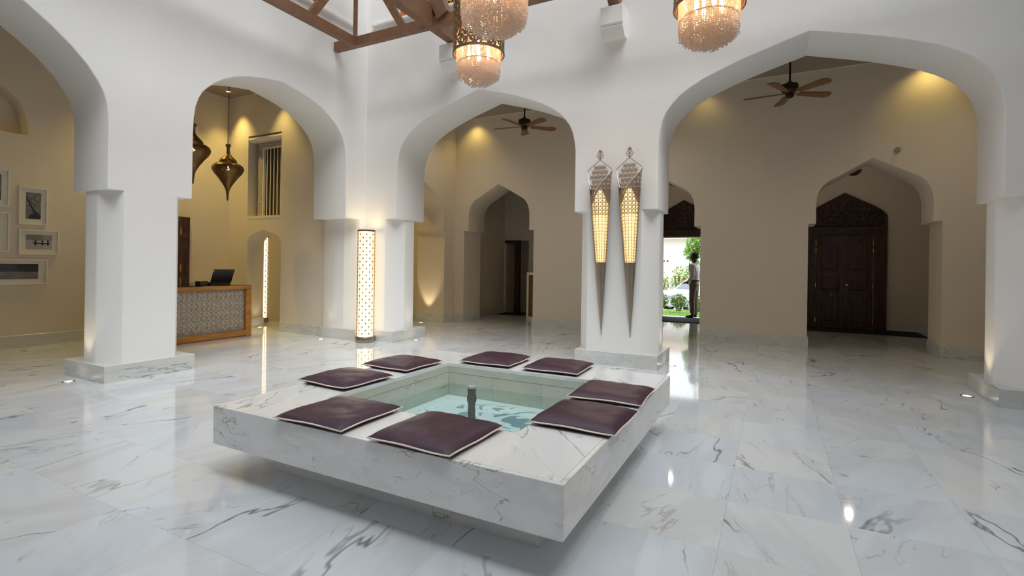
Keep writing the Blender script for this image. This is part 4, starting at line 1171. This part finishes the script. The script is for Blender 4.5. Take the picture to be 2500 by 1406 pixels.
picture(2.93, 3.350, 1.493, 2.100, 'middle framed photograph cut by the left edge of the picture', P4m, (0.07,0.115,0.10,0.11))
picture(3.458, 3.957, 1.458, 1.858, 'wide framed photograph of three people in a canoe', P2m, (0.085,0.085,0.085,0.085),
        [[(0.22,0.50),(0.30,0.38),(0.85,0.36),(0.98,0.42),(0.85,0.45),(0.35,0.46)]] + [[(c-0.03,0.28),(c+0.03,0.28),(c+0.035,0.55),(c+0.02,0.68),(c-0.02,0.68),(c-0.035,0.55)] for c in (0.36,0.62,0.83)])
picture(2.70, 3.815, 0.985, 1.385, 'long panoramic framed photograph lowest on the wall', P3m, (0.10,0.115,0.085,0.075),
        [[(0.10,0.20),(0.30,0.13),(0.55,0.14),(0.70,0.24),(0.71,0.34),(0.69,0.24),(0.55,0.17),(0.3,0.17)]])

# ------------------------------------------------------------------ carved teak doors of the vestibule
def tymp_poly(c, w, zb, zs, zp):
    h = zp-zs
    half = [(w, zb), (w, zs), (w*0.93, zs+h*0.15), (w*0.83, zs+h*0.29), (w*0.61, zs+h*0.49), (w*0.25, zs+h*0.79), (0, zp)]
    return [(c+x, z) for x, z in half] + [(c-x, z) for x, z in half[:-1]][::-1]
def door_set(name, c, leaves=True):
    yf = 14.42
    fr = MB()
    for sg in (-1, 1):
        a, b_ = c+sg*0.60, c+sg*0.84
        fr.box((min(a,b_),yf,0), (max(a,b_),14.5,2.42))
    fr.box((c-0.60,yf,2.24), (c+0.60,14.5,2.42))
    root = struct(name, fr, DARKW)
    pl = MB()
    for q in ((c-0.81,2.26,c+0.81,2.295), (c-0.83,2.36,c+0.83,2.41)):
        pl.box((q[0],yf-0.03,q[1]), (q[2],yf,q[3]))
    obj('lintel_moulding', pl, DARKW, root)
    po = tymp_poly(c, 0.84, 2.42, 2.68, 3.25)
    ty = MB().loft([[(x,14.5,z) for x, z in po], [(x,yf+0.005,z) for x, z in po], [(c+(x-c)*0.985,yf-0.005,2.42+(z-2.42)*0.985+0.004) for x, z in po]], True, True, True)
    obj('carved_crest', ty, TYMPM, root)
    inn = MB()
    f2 = lambda s_, t_, h: (c+s_, yf-0.004-h, t_)
    for sg in (-1, 1):
        for q, (x, z, r) in enumerate(((0.18,2.62,0.13),(0.44,2.60,0.12),(0.66,2.58,0.09),(0.14,2.88,0.11),(0.38,2.82,0.09))):
            inn.ribbon([(sg*(x+p[0]), z+p[1]) for p in spiral(0,0,r,1.4,-pi/2,1 if q % 2 else -1,16)], 0.022, 0.015, f2)
    inn.ribbon([(0.05*cos(k*pi/4), 3.05+0.06*sin(k*pi/4)) for k in range(8)], 0.025, 0.015, f2, True)
    obj('crest_scrolls', inn, DARKW, root)
    for sg in (-1, 1):
        jb = MB()
        for k in range(9):
            z = 0.18+k*0.235
            f3 = lambda s_, t_, h: (c+sg*0.73+s_, yf-h, t_)
            jb.ribbon([(p[0], z+p[1]) for p in spiral(0,0,0.075,1.3,-pi/2,sg,12)], 0.018, 0.014, f3)
            jb.ribbon([(-0.09, z-0.115), (0.09, z-0.115)], 0.014, 0.012, f3)
        obj('carved_jamb', jb, DARKW, root)
    if leaves:
        for sg in (-1, 1):
            a, b_ = (c-0.575, c-0.006) if sg < 0 else (c+0.006, c+0.575)
            lf = MB().box((a,14.44,0.02), (b_,14.49,2.232))
            ld = obj('door_leaf', lf, DARKW, root)
            for z0, z1 in ((0.16,0.80),(0.92,1.28),(1.40,2.08)):
                pn = MB(); m_ = (a+0.10, b_-0.10)
                pn.loft([[(m_[0],14.44,z0),(m_[1],14.44,z0),(m_[1],14.44,z1),(m_[0],14.44,z1)], [(m_[0]+0.02,14.428,z0+0.02),(m_[1]-0.02,14.428,z0+0.02),(m_[1]-0.02,14.428,z1-0.02),(m_[0]+0.02,14.428,z1-0.02)]], True, True, True)
                obj('door_panel', pn, DARKW, ld)
            hx = c+sg*0.578
            for z in (0.17, 1.02, 1.86, 2.05):
                obj('hinge', MB().tube([(hx,14.43,z-0.055),(hx,14.43,z+0.055)], 0.012, 8), BRASS, ld, smooth=True)
        obj('door_knob', MB().lathe([(0,0),(0.02,0.0),(0.012,0.015),(0.03,0.035),(0.032,0.05),(0.02,0.065),(0,0.068)], (0,0,0), 16).xf(Matrix.Translation((c+0.06,14.44,1.04)) @ Matrix.Rotation(pi/2, 4, 'X')), plain('pale_knob', (0.85,0.78,0.6), 0.2, 0.6), root, smooth=True)
        obj('keyhole', MB().lathe([(0,0),(0.014,0.0),(0.012,0.008),(0,0.01)], (0,0,0), 12).xf(Matrix.Translation((c-0.24,14.44,0.80)) @ Matrix.Rotation(pi/2, 4, 'X')), plain('steel_stud', (0.8,0.8,0.85), 0.2, 0.9), root, smooth=True)
    return root
door_set('door_1', 1.49)
d2 = door_set('door_2', -2.205, False)
for sg in (-1, 1):
    # leaves folded back outwards
    x = -2.205+sg*0.60
    obj('door_leaf', MB().box((min(x,x+sg*0.57)+sg*0.02,14.76,0.02), (max(x,x+sg*0.57)+sg*0.02,14.81,2.23)), DARKW, d2)
# door behind the reception desk
f3 = MB()
f3.box((XO,5.80,0), (XO+0.05,6.04,2.265)).box((XO,4.50,0), (XO+0.05,4.74,2.265)).box((XO,4.74,2.05), (XO+0.05,5.80,2.265))
d3 = struct('door_3', f3, DARKW)
dl = obj('door_leaf', MB().box((XO,4.74,0), (XO+0.02,5.80,2.05)), DARKW, d3)
for z in (0.98, 1.25, 1.98): obj('hinge', MB().tube([(XO+0.055,5.86,z-0.07),(XO+0.055,5.86,z+0.07)], 0.012, 8), BRASS, d3, smooth=True)
jb = MB()
for k in range(9):
    f4 = lambda s_, t_, h: (XO+0.05+h, 5.95+s_, t_)
    jb.ribbon([(p[0], 0.25+k*0.225+p[1]) for p in spiral(0,0,0.06,1.3,-pi/2,1,12)], 0.016, 0.012, f4)
obj('carved_jamb', jb, DARKW, d3)
# dark doorway at the end of the passage
f5 = MB(); f5.box((-6.72,13.12,0), (-6.55,13.2,2.12)).box((-7.04,13.12,2.04), (-6.72,13.2,2.12)); struct('door_4', f5, DARKW)

# ------------------------------------------------------------------ barred window of the aisle end wall
WF = carved('carved_white_frame', (0.70,0.64,0.56), (0.36,0.31,0.25), 30, 0, 0.7, 0.02)
wf = MB()
wf.box((-9.72,7.02,2.345), (-9.60,7.07,3.90)).box((-9.60,7.02,3.79), (-8.82,7.07,3.90))
win = struct('window_1', wf, WF)
obj('inner_frame', MB().box((-9.60,7.03,2.345), (-9.565,7.08,3.79)).box((-9.565,7.03,3.765), (-8.82,7.08,3.79)), WHITEP, win)
obj('head_moulding', MB().loft([[(x,6.90,3.93),(x,6.885,3.95),(x,6.885,3.985),(x,6.91,4.0),(x,7.08,4.0),(x,7.08,3.90),(x,6.93,3.90)] for x in (-9.845,-8.822)], True, True, True), WHITEP, win)
obj('sill', MB().box((-9.852,6.875,2.286), (-8.821,7.10,2.345)), CREAM, win)
for k in range(7):
    x = -9.49+k*0.108
    path = [(x,7.06,2.345)] + [(x+0.004*sin(q*1.7+k*2.1),7.06,2.345+q*0.2375) for q in range(1,6)] + [(x,7.06,3.77)]
    obj('window_bar', MB().tube(path, 0.011, 8), WHITEP, win, smooth=True)
obj('dim_bay_sheet', MB().box((-9.85,7.22,2.29), (-8.822,7.26,4.02)), wood('dim_bay_brown', (0.10,0.07,0.03), (0.15,0.105,0.05), 0.6, (8,8,1)), win)  # added dark sheet standing in for the dim bay behind the bars

# ------------------------------------------------------------------ small things of the hall
def uplight(x, y, label, target, e=9):
    t = thing('floor_uplight', label, 'uplight', (x, y, 0.0), 'round uplights sunk in the marble floor')
    obj('rim', MB().lathe([(0.040,0.0005),(0.063,0.0005),(0.061,0.004),(0.043,0.004),(0.040,0.0005)], (x,y,0), 24), NICKEL, t, smooth=True)
    obj('lens', MB().lathe([(0,0.002),(0.041,0.002)], (x,y,0), 24), emitter('uplight_lens', (1.0,0.86,0.62), 6.0), t)
    l = lamp('uplight_beam', 'SPOT', (x,y,0.02), e, (1.0,0.78,0.48), t, spot_size=rad(50), spot_blend=0.6, shadow_soft_size=0.03)
    d = Vector(target)-Vector((x,y,0.02)); l.rotation_euler = d.to_track_quat('-Z','Y').to_euler()
uplight(-7.12, 2.80, 'floor uplight at the foot of the left white pier', (-7.1,2.97,1.2), 7)
uplight(-7.31, 6.58, 'floor uplight before the marble skirting left of the floor lamp', (-7.3,6.8,1.0), 2.5)
uplight(-5.80, 7.42, 'floor uplight on the right of the corner pier plinth', (-5.97,7.45,1.2), 3)
uplight(-1.28, 7.47, 'floor uplight right of the pier with the cone lamps', (-1.42,7.45,1.2), 5)
uplight(1.95, 7.42, 'floor uplight beside the plinth of the pier at the right edge', (2.12,7.45,1.2), 9)
uplight(-9.70, 7.10, 'floor uplight in the small arched doorway behind the desk', (-9.85,7.1,1.0), 3)
uplight(-7.45, 9.72, 'floor uplight in the golden bay behind the middle archway', (-7.42,9.95,1.0), 22)

def dome_lamp(x, y, label):
    t = thing('dome_ceiling_lamp', label, 'ceiling lamp', (x,y,4.0), 'pierced dome lamps of the vestibule')
    obj('stem', MB().tube([(x,y,4.0),(x,y,3.52)], 0.012, 8), BRONZE, t, smooth=True)
    obj('dome', MB().lathe([(0,0.0),(0.06,0.012),(0.11,0.045),(0.145,0.10),(0.15,0.115),(0.10,0.125),(0,0.13)], (x,y,3.39), 24), PIERCED, t, smooth=True)
    lamp('lamp_light', 'POINT', (x,y,3.75), 6, (1.0,0.86,0.68), t, shadow_soft_size=0.06)
dome_lamp(1.47, 12.8, 'bronze dome lamp under the arch before the closed teak doors')
dome_lamp(-2.2, 12.8, 'bronze dome lamp under the arch before the open entrance')
det = thing('smoke_detector', 'small grey round sensor on the wall above the right inner arch', 'sensor', (1.80, YI-0.001, 3.41))
obj('housing', MB().lathe([(0,0),(0.045,0),(0.045,0.02),(0.035,0.035),(0,0.038)], (0,0,0), 20).xf(Matrix.Translation((1.80,YI-0.001,3.41)) @ Matrix.Rotation(pi/2,4,'X')), plain('grey_plastic', (0.33,0.29,0.22), 0.6), det, smooth=True)
bd = thing('notice_board', 'white framed brown board standing in the dim passage', 'board', (-5.35, 11.87, 0))
fm_ = MB(); a0, a1 = -5.70, -5.05
fm_.box((a0,11.85,0.0), (a0+0.055,11.90,1.22)).box((a1-0.055,11.85,0.0), (a1,11.90,1.22)).box((a0+0.055,11.85,1.15), (a1-0.055,11.90,1.22)).box((a0+0.055,11.85,0.0), (a1-0.055,11.90,0.075))
obj('frame', fm_, plain('white_gloss', (0.85,0.85,0.85), 0.3), bd)
obj('board', MB().box((a0+0.055,11.87,0.075), (a1-0.055,11.89,1.15)), wood('brown_board', (0.16,0.07,0.02), (0.22,0.10,0.03), 0.4, (6,6,6)), bd)
def mat_(label, a, b_):
    m_ = MB().rbox((a[0],a[1],0.0), (b_[0],b_[1],0.016), 0.004)
    return obj('doormat', m_, CHARMAT, None, label=label, cat='doormat')
mat_('dark blue-grey doormat in the open entrance', (-2.80,13.42), (-1.61,14.70))
mat_('black doormat before the closed teak doors', (0.55,13.42), (2.88,14.36))
mat_('small dark rug in the dim passage', (-6.95,12.55), (-6.20,13.05))

# recessed ceiling spots that wash the walls
def downlight(x, y, z, label, target, e, size=70, col=(1.0,0.74,0.22)):
    t = thing('recessed_downlight', label, 'downlight', (x,y,z), 'recessed downlights of the aisles')
    obj('trim_ring', MB().lathe([(0.035,0),(0.055,0),(0.052,-0.006),(0.035,-0.004),(0.035,0)], (x,y,z), 20), WHITEP, t, smooth=True)
    obj('lamp_face', MB().lathe([(0,-0.001),(0.035,-0.001)], (x,y,z), 20), emitter('downlight_face', (1.0,0.75,0.4), 8.0), t)
    l = lamp('downlight_beam', 'SPOT', (x,y,z-0.02), e, col, t, spot_size=rad(size), spot_blend=0.9, shadow_soft_size=0.04)
    d = Vector(target)-Vector((x,y,z)); l.rotation_euler = d.to_track_quat('-Z','Y').to_euler()
downlight(-10.05, 6.55, 4.90, 'downlight over the left end of the aisle wall by the desk', (-10.05,6.80,2.0), 80)
downlight(-8.75, 6.55, 4.90, 'downlight over the right end of the aisle wall by the desk', (-8.75,6.80,2.0), 45)
downlight(-9.9, 5.3, 4.90, 'downlight over the reception desk', (-10.2,5.3,1.0), 130, 110)
downlight(-10.1, 2.4, 4.90, 'downlight over the framed photographs', (-10.4,2.6,1.5), 22, 100)
downlight(-9.0, 8.6, 4.90, 'downlight in the golden bay', (-9.0,8.7,1.0), 110, 110)
downlight(-6.4, 10.15, 4.93, 'downlight at the left end of the back aisle', (-6.4,10.4,2.0), 16, 110)
downlight(-1.2, 10.15, 4.93, 'downlight in the middle of the back aisle', (-1.2,10.4,2.5), 4, 110)
downlight(2.2, 10.15, 4.93, 'downlight at the right end of the back aisle', (2.2,10.4,2.0), 18, 110)

for k, (x, nm) in enumerate(((-6.2,'left'), (-2.2,'centre'), (2.7,'right'))):  # invented fill lamps, added to brighten the back aisle
    downlight(x, 9.0, 4.93, 'added fill downlight over the %s of the back aisle floor' % nm, (x,9.0,0.0), 34, 130, (1.0,0.86,0.66))

# ------------------------------------------------------------------ the man at the entrance
SKIN = plain('dark_brown_skin', (0.035,0.022,0.016), 0.5)
HAIR = plain('black_hair', (0.008,0.008,0.008), 0.8)
SHIRT = plain('white_shirt', (0.72,0.68,0.70), 0.8)
TROU = plain('khaki_trousers', (0.22,0.165,0.12), 0.85)
SHOE = plain('black_leather', (0.012,0.012,0.014), 0.3)
def skin(name, nodes, edges, mat, parent, m, sub=2, kind=None, label=None):
    """surface grown round a skeleton: nodes = (x,y,z,radius)"""
    me = bpy.data.meshes.new(name)
    org = ORG[parent.name]
    me.from_pydata([tuple(m @ Vector(n[:3]) - org) for n in nodes], edges, [])
    o = bpy.data.objects.new(name, me); COL.objects.link(o)
    o.parent = parent; ORG[o.name] = org
    sm = o.modifiers.new('skin', 'SKIN')
    for k, n in enumerate(nodes):
        r = n[3] if isinstance(n[3], tuple) else (n[3], n[3])
        me.skin_vertices[0].data[k].radius = r
        me.skin_vertices[0].data[k].use_root = (k == 0)
    sm.use_smooth_shade = True
    o.modifiers.new('subdivision', 'SUBSURF').levels = sub; o.modifiers[-1].render_levels = sub
    me.materials.append(mat)
    return setp(o, label=label)
PX, PY = -1.965, 14.83
man = thing('person', 'man in a white shirt and khaki trousers standing in the open entrance, looking out', 'person', (PX, PY, 0.0))
mm = Matrix.Translation((PX, PY, 0.0)) @ Matrix.Rotation(math.atan2(0.28, -0.96), 4, 'Z')
legs = lambda s_: [(0.0,s_*0.085,0.92,0.070),(0.012,s_*0.10,0.50,0.055),(-0.02,s_*0.11,0.09,0.042)]
nodes = [(0,0,0.98,0.095),(0.01,0,1.18,0.085),(0.0,0,1.40,0.090),(-0.01,0,1.53,0.064),(0.0,0,1.58,0.066),(0.02,0,1.655,0.098),(0.008,0,1.720,0.116),(0.0,0,1.785,0.100)]
edges = [(0,1),(1,2),(2,3),(3,4),(4,5),(5,6),(6,7)]
def chain(start, pts):
    prev = start
    for p in pts:
        nodes.append(p); edges.append((prev, len(nodes)-1)); prev = len(nodes)-1
    return prev
for s_ in (-1, 1):
    chain(0, legs(s_) + [(0.10,s_*0.115,0.045,0.035),(0.16,s_*0.12,0.035,0.028)])
    wr = chain(2, [(-0.01,s_*0.165,1.44,0.050),(-0.06,s_*0.235,1.14,0.043),(0.12,s_*0.20,0.985,0.030),(0.19,s_*0.17,0.975,0.034)])
    for q in range(4):
        chain(wr, [(0.235,s_*(0.145+0.02*q),0.975-0.004*q,0.0095),(0.265-0.004*q,s_*(0.135+0.02*q),0.955,0.009),(0.272-0.004*q,s_*(0.13+0.02*q),0.930,0.0075)])
    chain(wr-1, [(0.165,s_*0.145,0.995,0.012),(0.20,s_*0.125,1.0,0.0095)])
    pass
chain(5, [(0.108,0,1.675,0.022)])
skin('body', nodes, edges, SKIN, man, mm)
hr = MB()
def hcap(i, j):
    a = 2*pi*i; b_ = -0.6 + (pi/2+0.6)*j
    front = max(0, cos(a))
    z = max(sin(b_), -0.55+0.95*front**2)
    c_ = sqrt(max(0, 1-z*z))
    return (-0.002+0.112*c_*cos(a), 0.104*c_*sin(a), 1.725+0.122*z)
hr.grid(hcap, 28, 10, True)
obj('hair', hr.xf(mm), HAIR, man, smooth=True, ang=80)
sh_n = [(0,0,1.06,0.140),(0,0,0.985,0.120),(0.01,0,1.20,0.150),(0.0,0,1.38,0.150),(-0.005,0,1.50,0.095),(0.0,0,1.565,0.074)]; sh_e = [(0,1),(0,2),(2,3),(3,4),(4,5)]
for s_ in (-1, 1):
    k = len(sh_n); sh_n += [(-0.01,s_*0.16,1.435,0.085),(-0.055,s_*0.235,1.15,0.066),(0.09,s_*0.205,1.005,0.045)]; sh_e += [(3,k),(k,k+1),(k+1,k+2)]
skin('shirt', sh_n, sh_e, SHIRT, man, mm)
tr_n = [(0,0,0.94,0.146),(0,0,1.09,0.140)]; tr_e = [(0,1)]
for s_ in (-1, 1):
    k = len(tr_n); tr_n += [(0.0,s_*0.085,0.82,0.100),(0.012,s_*0.10,0.50,0.082),(-0.012,s_*0.108,0.10,0.070)]; tr_e += [(0,k),(k,k+1),(k+1,k+2)]
skin('trousers', tr_n, tr_e, TROU, man, mm)
for s_ in (-1, 1):
    obj('ear', MB().lathe([(0,-0.03),(0.010,-0.02),(0.016,0.0),(0.014,0.02),(0,0.03)], (0.0,s_*0.104,1.69), 10).xf(mm), SKIN, man, smooth=True)
bl = MB().lathe([(0.136,0.0),(0.147,0.0),(0.147,0.035),(0.136,0.035),(0.136,0)], (0,0,1.02), 24).xf(mm); obj('belt', bl, SHOE, man, smooth=True)
for s_ in (-1, 1):
    skin('shoe', [(-0.05,s_*0.11,0.05,(0.046,0.046)),(0.04,s_*0.112,0.05,(0.048,0.045)),(0.13,s_*0.118,0.042,(0.045,0.036)),(0.19,s_*0.12,0.035,(0.030,0.026))], [(0,1),(1,2),(2,3)], SHOE, man, mm)

# ------------------------------------------------------------------ outside the entrance
def leaf_cloud(mb, c, rx, ry, rz, n, size, seed):
    rn = random.Random(seed)
    for k in range(n):
        while True:
            p = Vector((rn.uniform(-1,1), rn.uniform(-1,1), rn.uniform(-1,1)))
            if 0.15 < p.length < 1: break
        c0 = Vector((c[0]+p.x*rx, c[1]+p.y*ry, c[2]+p.z*rz))
        d = Vector((rn.uniform(-1,1), rn.uniform(-1,1), rn.uniform(-0.6,0.9))).normalized()
        e = d.cross(Vector((rn.uniform(-1,1), rn.uniform(-1,1), rn.uniform(-1,1)))).normalized()
        l = size*rn.uniform(0.7,1.3); nrm = d.cross(e)
        mb.add([c0-d*l/2, c0+e*l*0.25+nrm*l*0.06, c0+d*l/2, c0-e*l*0.25+nrm*l*0.06], [(0,1,2,3)])
LEAF = plain('glossy_green_leaves', (0.10,0.26,0.03), 0.4, var=0.5, vscale=9)
LEAF2 = plain('pale_green_leaves', (0.24,0.40,0.08), 0.5, var=0.4, vscale=5)
STEM = plain('brown_stems', (0.14,0.09,0.05), 0.8)
RED = plain('red_petals', (0.75,0.03,0.03), 0.5); PINK = plain('pink_petals', (0.80,0.22,0.20), 0.5)
def flower(mb, p, r):
    for k in range(5):
        a = 2*pi*k/5
        q = [Vector(p), Vector(p)+Vector((cos(a-0.5),-0.25,sin(a-0.5)))*r*0.8, Vector(p)+Vector((cos(a),-0.1,sin(a)))*r, Vector(p)+Vector((cos(a+0.5),-0.25,sin(a+0.5)))*r*0.8]
        mb.add(q, [(0,1,2,3)])
def shrub(name, label, c, rx, ry, h, n, size, seed, leaf, flowers, fm2, group, fr=0.05):
    t = thing(name, label, 'shrub', (c[0], c[1], c[2]), group)
    m_ = MB(); leaf_cloud(m_, (c[0],c[1],c[2]+h*0.56), rx, ry, h*0.46, n, size, seed)
    obj('foliage', m_, leaf, t, kind='stuff')
    st = MB(); rn = random.Random(seed)
    for k in range(7):
        a = 2*pi*k/7
        st.tube([(c[0]+rx*0.2*cos(a),c[1]+ry*0.2*sin(a),c[2]), (c[0]+rx*0.4*cos(a),c[1]+ry*0.4*sin(a),c[2]+h*0.4), (c[0]+rx*0.6*cos(a+.3),c[1]+ry*0.6*sin(a+.3),c[2]+h*0.75)], 0.008*h/0.5, 5)
    obj('stems', st, STEM, t)
    for p in flowers:
        f_ = MB(); flower(f_, (c[0]+p[0]*rx, c[1]-ry*0.95, c[2]+p[1]*h), fr); obj('flower', f_, fm2, t)
    return t
shrub('hedge_shrub', 'low green shrub at the left end of the hedge outside', (-3.30,17.0,-0.012), 0.27, 0.25, 0.58, 480, 0.075, 1, LEAF, [], RED, 'low hedge beyond the entrance')
shrub('hedge_shrub', 'low hedge shrub with the red flower, in front of the white car', (-2.72,17.0,-0.012), 0.27, 0.25, 0.56, 500, 0.075, 2, LEAF, [(0.1,0.72)], RED, 'low hedge beyond the entrance', 0.055)
shrub('hedge_shrub', 'low hedge shrub right behind the feet of the man', (-2.15,17.0,-0.012), 0.27, 0.25, 0.56, 480, 0.075, 3, LEAF, [], RED, 'low hedge beyond the entrance')
shrub('flowering_shrub', 'pink flowering shrub left behind the white car', (-5.10,26.0,-0.5), 0.48, 0.5, 1.75, 900, 0.11, 5, LEAF2, [(-0.6,0.9),(-0.1,0.8),(0.3,0.95),(-0.3,0.62),(0.6,0.75)], PINK, 'flowering shrubs behind the car', 0.055)
shrub('flowering_shrub', 'red flowering shrub behind the roof of the white car', (-4.10,26.0,-0.5), 0.48, 0.5, 2.0, 900, 0.11, 6, LEAF2, [(-0.6,0.85),(0.0,0.75),(0.5,0.62),(-0.2,0.95)], RED, 'flowering shrubs behind the car', 0.055)
tree = thing('tree', 'leafy tree hanging over the drive behind the man', 'tree', (-1.7, 20.0, -0.5))
m_ = MB()
for k, (x, z, r) in enumerate(((-2.55,2.35,0.42),(-2.75,1.95,0.30),(-2.30,1.55,0.55),(-2.1,2.5,0.6),(-1.6,2.0,0.8),(-2.6,1.25,0.40),(-1.9,3.2,0.8))):
    leaf_cloud(m_, (x,20.0,z), r, r*0.8, r, int(1300*r+120), 0.10, 20+k)
obj('foliage', m_, LEAF2, tree, kind='stuff')
obj('trunk', MB().tube([(-1.7,20.0,-0.5),(-1.75,20.0,0.8),(-1.85,20.0,1.8),(-2.1,20.0,2.6)], [0.13,0.11,0.09,0.05], 10), STEM, tree, smooth=True)

struct('trim_6', MB().box((-4.5,14.751,-0.30), (0.2,15.25,-0.004)), plain('pale_threshold_stone', (0.72,0.71,0.68), 0.5))
lawn = MB().box((-9,15.25,-0.3), (5,18.2,-0.055))
rn = random.Random(11)
for k in range(2600):
    x, y = rn.uniform(-4.2,-0.6), rn.choice((rn.uniform(15.3,16.7), rn.uniform(17.3,18.0))); a = rn.uniform(0,pi); h = rn.uniform(0.02,0.045)
    lawn.add([(x-0.006*cos(a),y-0.006*sin(a),-0.055),(x+0.006*cos(a),y+0.006*sin(a),-0.05),(x+rn.uniform(-.015,.015),y+rn.uniform(-.015,.015),-0.05+h)], [(0,1,2)])
obj('lawn_grass', lawn, plain('lawn_green', (0.20,0.36,0.05), 0.8, var=0.3), None, kind='stuff', label='strip of green lawn outside the entrance', cat='grass')
struct('driveway_ground', MB().box((-30,18.2,-0.7), (30,60,-0.5)), plain('driveway_paving', (0.42,0.40,0.37), 0.9, var=0.1))
bl = thing('villa', 'white garden building across the drive', 'building', (-6.0, 32.0, -0.5))
obj('wall', MB().box((-14,32,-0.5), (1.5,36,3.6)), plain('villa_white', (0.82,0.80,0.77), 0.9), bl)
obj('eaves', MB().box((-14.3,31.4,3.10), (1.8,36,3.7)), plain('villa_eaves', (0.62,0.52,0.42), 0.9), bl)
obj('base_course', MB().box((-14,31.93,-0.5), (1.5,32,0.75)), plain('villa_base', (0.55,0.50,0.46), 0.9), bl)
for x in (-6.02, -5.80):
    w_ = obj('window', MB().box((x-0.085,31.96,1.70), (x+0.085,32.0,1.88)), plain('villa_frame', (0.72,0.55,0.48), 0.7), bl)
    obj('pane', MB().box((x-0.05,31.95,1.74), (x+0.05,31.965,1.84)), plain('villa_pane', (0.12,0.05,0.05), 0.3), w_)
# white car
CARW = plain('white_car_paint', (0.52,0.52,0.54), 0.25, coat=0.5); CARG = plain('car_glass', (0.03,0.03,0.05), 0.05); TYRE = plain('tyre_rubber', (0.02,0.02,0.02), 0.8)
hd = (-RT*0.94 - fwd*0.34); hd.z = 0; hd.normalize()
cc = Vector((-4.10,22.0,-0.5)) - hd*2.0
car = thing('car', 'white car parked on the drive behind the hedge', 'car', cc)
cm = Matrix.Translation(cc) @ Matrix.Rotation(math.atan2(hd.y, hd.x), 4, 'Z')
side = [(2.02,0.28),(2.05,0.55),(1.98,0.78),(1.85,0.86),(0.95,0.95),(-1.75,0.98),(-2.0,0.90),(-2.05,0.45),(-2.0,0.26)]
body = MB()
body.loft([[(x*k, y, 0.55+(z-0.55)*k) for x, z in side] for y, k in ((-0.80,0.96),(-0.77,0.995),(-0.70,1),(0.70,1),(0.77,0.995),(0.80,0.96))], True, True, True)
obj('body', body.xf(cm), CARW, car, smooth=True)
cab = [(1.00,0.93),(0.30,1.40),(0.15,1.44),(-1.35,1.44),(-1.55,1.38),(-1.85,0.95)]
obj('cabin', MB().loft([[(x, y*(1-0.16*max(0,(z-0.93)/0.5)), z) for x, z in cab] for y in (-0.76, 0.76)], True, True, True).xf(cm), CARW, car, smooth=True)
def gl(pts, sgn):
    return [(x, sgn*(0.768-0.13*max(0,(z-0.93)/0.5)), z) for x, z in pts]
for sg in (-1, 1):
    for pts in ([(0.80,0.99),(0.22,1.36),(-0.38,1.37),(-0.38,0.99)], [(-0.45,0.99),(-0.45,1.37),(-1.30,1.37),(-1.62,0.99)]):
        obj('side_window', MB().loft([gl(pts,sg), [(x,y-sg*0.02,z) for x,y,z in gl(pts,sg)]], True, True, True).xf(cm), CARG, car)
obj('windscreen', MB().add([(0.945,-0.62,0.98),(0.945,0.62,0.98),(0.34,0.54,1.385),(0.34,-0.54,1.385)], [(0,1,2,3)]).add([(0.93,-0.62,0.97),(0.93,0.62,0.97),(0.325,0.54,1.375),(0.325,-0.54,1.375)], [(3,2,1,0)]).xf(cm), plain('windscreen_glass', (0.12,0.14,0.17), 0.05), car)
for sx in (1.25, -1.25):
    for sg in (-1, 1):
        wm = cm @ Matrix.Translation((sx, sg*0.70, 0.30)) @ Matrix.Rotation(pi/2, 4, 'X')
        wl = obj('wheel', MB().lathe([(0.18,-0.10),(0.28,-0.10),(0.30,-0.07),(0.30,0.07),(0.28,0.10),(0.18,0.10),(0.18,-0.10)], (0,0,0), 24).xf(wm), TYRE, car, smooth=True)
        obj('hub_cap', MB().lathe([(0,-0.09),(0.18,-0.09),(0.19,0.0),(0.18,0.09),(0,0.09)], (0,0,0), 20).xf(wm), NICKEL, wl, smooth=True)
for sg in (-1, 1):
    obj('headlight', MB().lathe([(0,0),(0.10,0),(0.11,0.02),(0.09,0.04),(0,0.05)], (0,0,0), 16).xf(cm @ Matrix.Translation((2.0,sg*0.56,0.66)) @ Matrix.Rotation(pi/2,4,'Y')), plain('headlight_glass', (0.30,0.30,0.33), 0.1), car, smooth=True)
obj('grille', MB().box((2.03,-0.40,0.58), (2.06,0.40,0.72)).xf(cm), plain('grille_grey', (0.35,0.35,0.37), 0.4), car)
